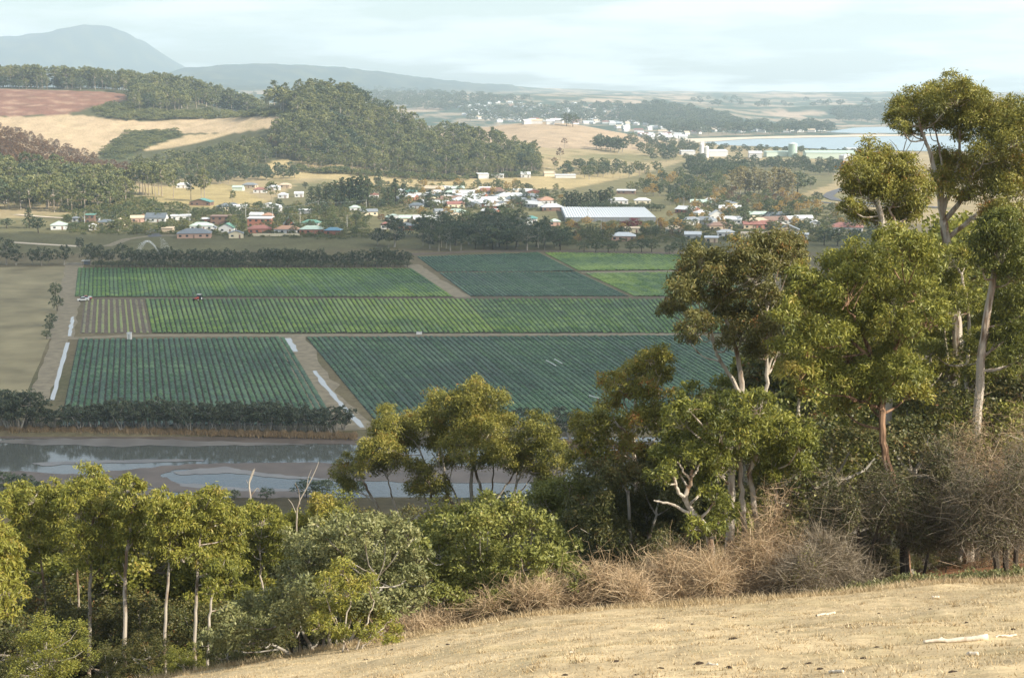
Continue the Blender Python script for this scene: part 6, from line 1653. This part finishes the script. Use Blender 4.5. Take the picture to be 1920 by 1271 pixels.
bark_mat('driftwood', (0.62, 0.54, 0.43), (0.42, 0.33, 0.24), 6.0, 0.42)
def on_paddock(px, py):
    return ground_at(px, py)
def stick(px0, py0, px1, py1, r0, r1, lab, knob=False):
    a = on_paddock(px0, py0); b = on_paddock(px1, py1)
    m = 0.5 * (a + b); m[2] = float(hz(m[0], m[1]))
    off = np.array([0, 0, max(r0, r1) * 0.75])
    S = smooth_path([a + off, 0.6 * a + 0.4 * m + off + np.array([0, 0, .012]), m + off, b + off], 12) + rng.normal(0, 0.004, (12, 3))
    R = np.linspace(r0, r1, 12) * rng.uniform(0.88, 1.12, 12)
    V, Q = tube(S - a, R, 9); nv = len(V)
    V = np.concatenate([V, [S[0] - a], [S[-1] - a]]); i = np.arange(9)
    T = np.concatenate([np.stack([np.full(9, nv), np.roll(i, -1), i], 1), np.stack([np.full(9, nv + 1), nv - 9 + i, nv - 9 + np.roll(i, -1)], 1)])
    me = np_mesh('branch', V, [Q, T], [MAT['driftwood']], smooth=True)
    r = empty('fallen_branch', a); tag(r, lab, 'branch'); link('limb', me, r)
    if knob:
        k = S[4]; V, Q = tube(np.array([k, k + np.array([0.05, 0.02, 0.03]), k + np.array([0.09, 0.03, 0.045])]) - a, [r0 * 0.6, r0 * 0.5, r0 * 0.3], 6)
        g = Geo(); g.add(V, Q); link('stub', g.mesh('stub', MAT['driftwood']), r)
stick(1731, 1207, 1853, 1198, 0.022, 0.05, "long bleached fallen branch on the paddock at lower right", True)
stick(1814, 1229, 1834, 1229, 0.03, 0.035, "short pale wood chunk below the long fallen branch")
stick(1530, 1156, 1566, 1150, 0.03, 0.035, "pale fallen stick further up the paddock slope")
stick(1748, 1120.5, 1760, 1120, 0.03, 0.03, "tiny pale wood chip near the paddock's upper edge")
stick(1325, 1247, 1345, 1247.5, 0.018, 0.02, "small dull stick at the bottom of the paddock")
stick(1555, 1262, 1580, 1260, 0.02, 0.02, "pale stick near bottom centre-right of paddock")
stick(1866, 1194.5, 1905, 1192, 0.012, 0.02, "dark thin twig right of the long fallen branch")
stick(1068, 1225, 1076, 1224, 0.025, 0.03, "small white chip alone on the left paddock")
def dung():
    protos = []
    for s in range(5):
        rr = np.random.default_rng(40 + s); g = MB(); n, kk = 9, 5; V = []; Q = []
        th = np.linspace(0, 2 * np.pi, n, endpoint=False)
        for j in range(kk):
            f = j / (kk - 1); r_ = math.cos(f * 1.45) * (1 + 0.25 * rr.normal(0, 1, n))
            V += [(r_[i] * math.cos(th[i]), r_[i] * math.sin(th[i]) * 0.8, f * 0.55 + 0.06 * rr.normal()) for i in range(n)]
        i = np.arange(n * kk).reshape(kk, n)
        q = np.stack([i[:-1], np.roll(i[:-1], -1, 1), np.roll(i[1:], -1, 1), i[1:]], -1).reshape(-1, 4)
        protos.append(np_mesh('dung_pat', np.array(V), [q], [MAT['dung']], smooth=False))
    spots = [(1376, 1158), (1378, 1171), (1403, 1172), (1456, 1185), (1481, 1183), (1370, 1198), (1377, 1197), (1633, 1170), (1645, 1213), (1619, 1234), (1517, 1244), (1537, 1254), (1469, 1254), (1311, 1243), (1367, 1251), (1685, 1245), (1787, 1260), (1812, 1167), (1863, 1156), (1732, 1127), (1814, 1127), (1745, 1142), (1760, 1141), (1717, 1119), (1244, 1160), (1182, 1186), (1153, 1240), (1239, 1253), (1061, 1266), (1195, 1265), (740, 1245), (734, 1218), (820, 1212), (840, 1208), (685, 1237), (1590, 1172), (1648, 1150), (1298, 1170), (1900, 1180)]
    for x, y in spots:
        p = on_paddock(x, y); 
        if p is None: continue
        o = link('dung_pat', random.choice(protos), None, p); s = U(0.03, 0.065); o.scale = (s * U(.8, 1.4), s, s * 0.8); o.rotation_euler = (0, 0, U(0, 6))
        tag(o, "small dark dung pat on the dry paddock", 'dung', 'dung pats on the paddock')
dung()
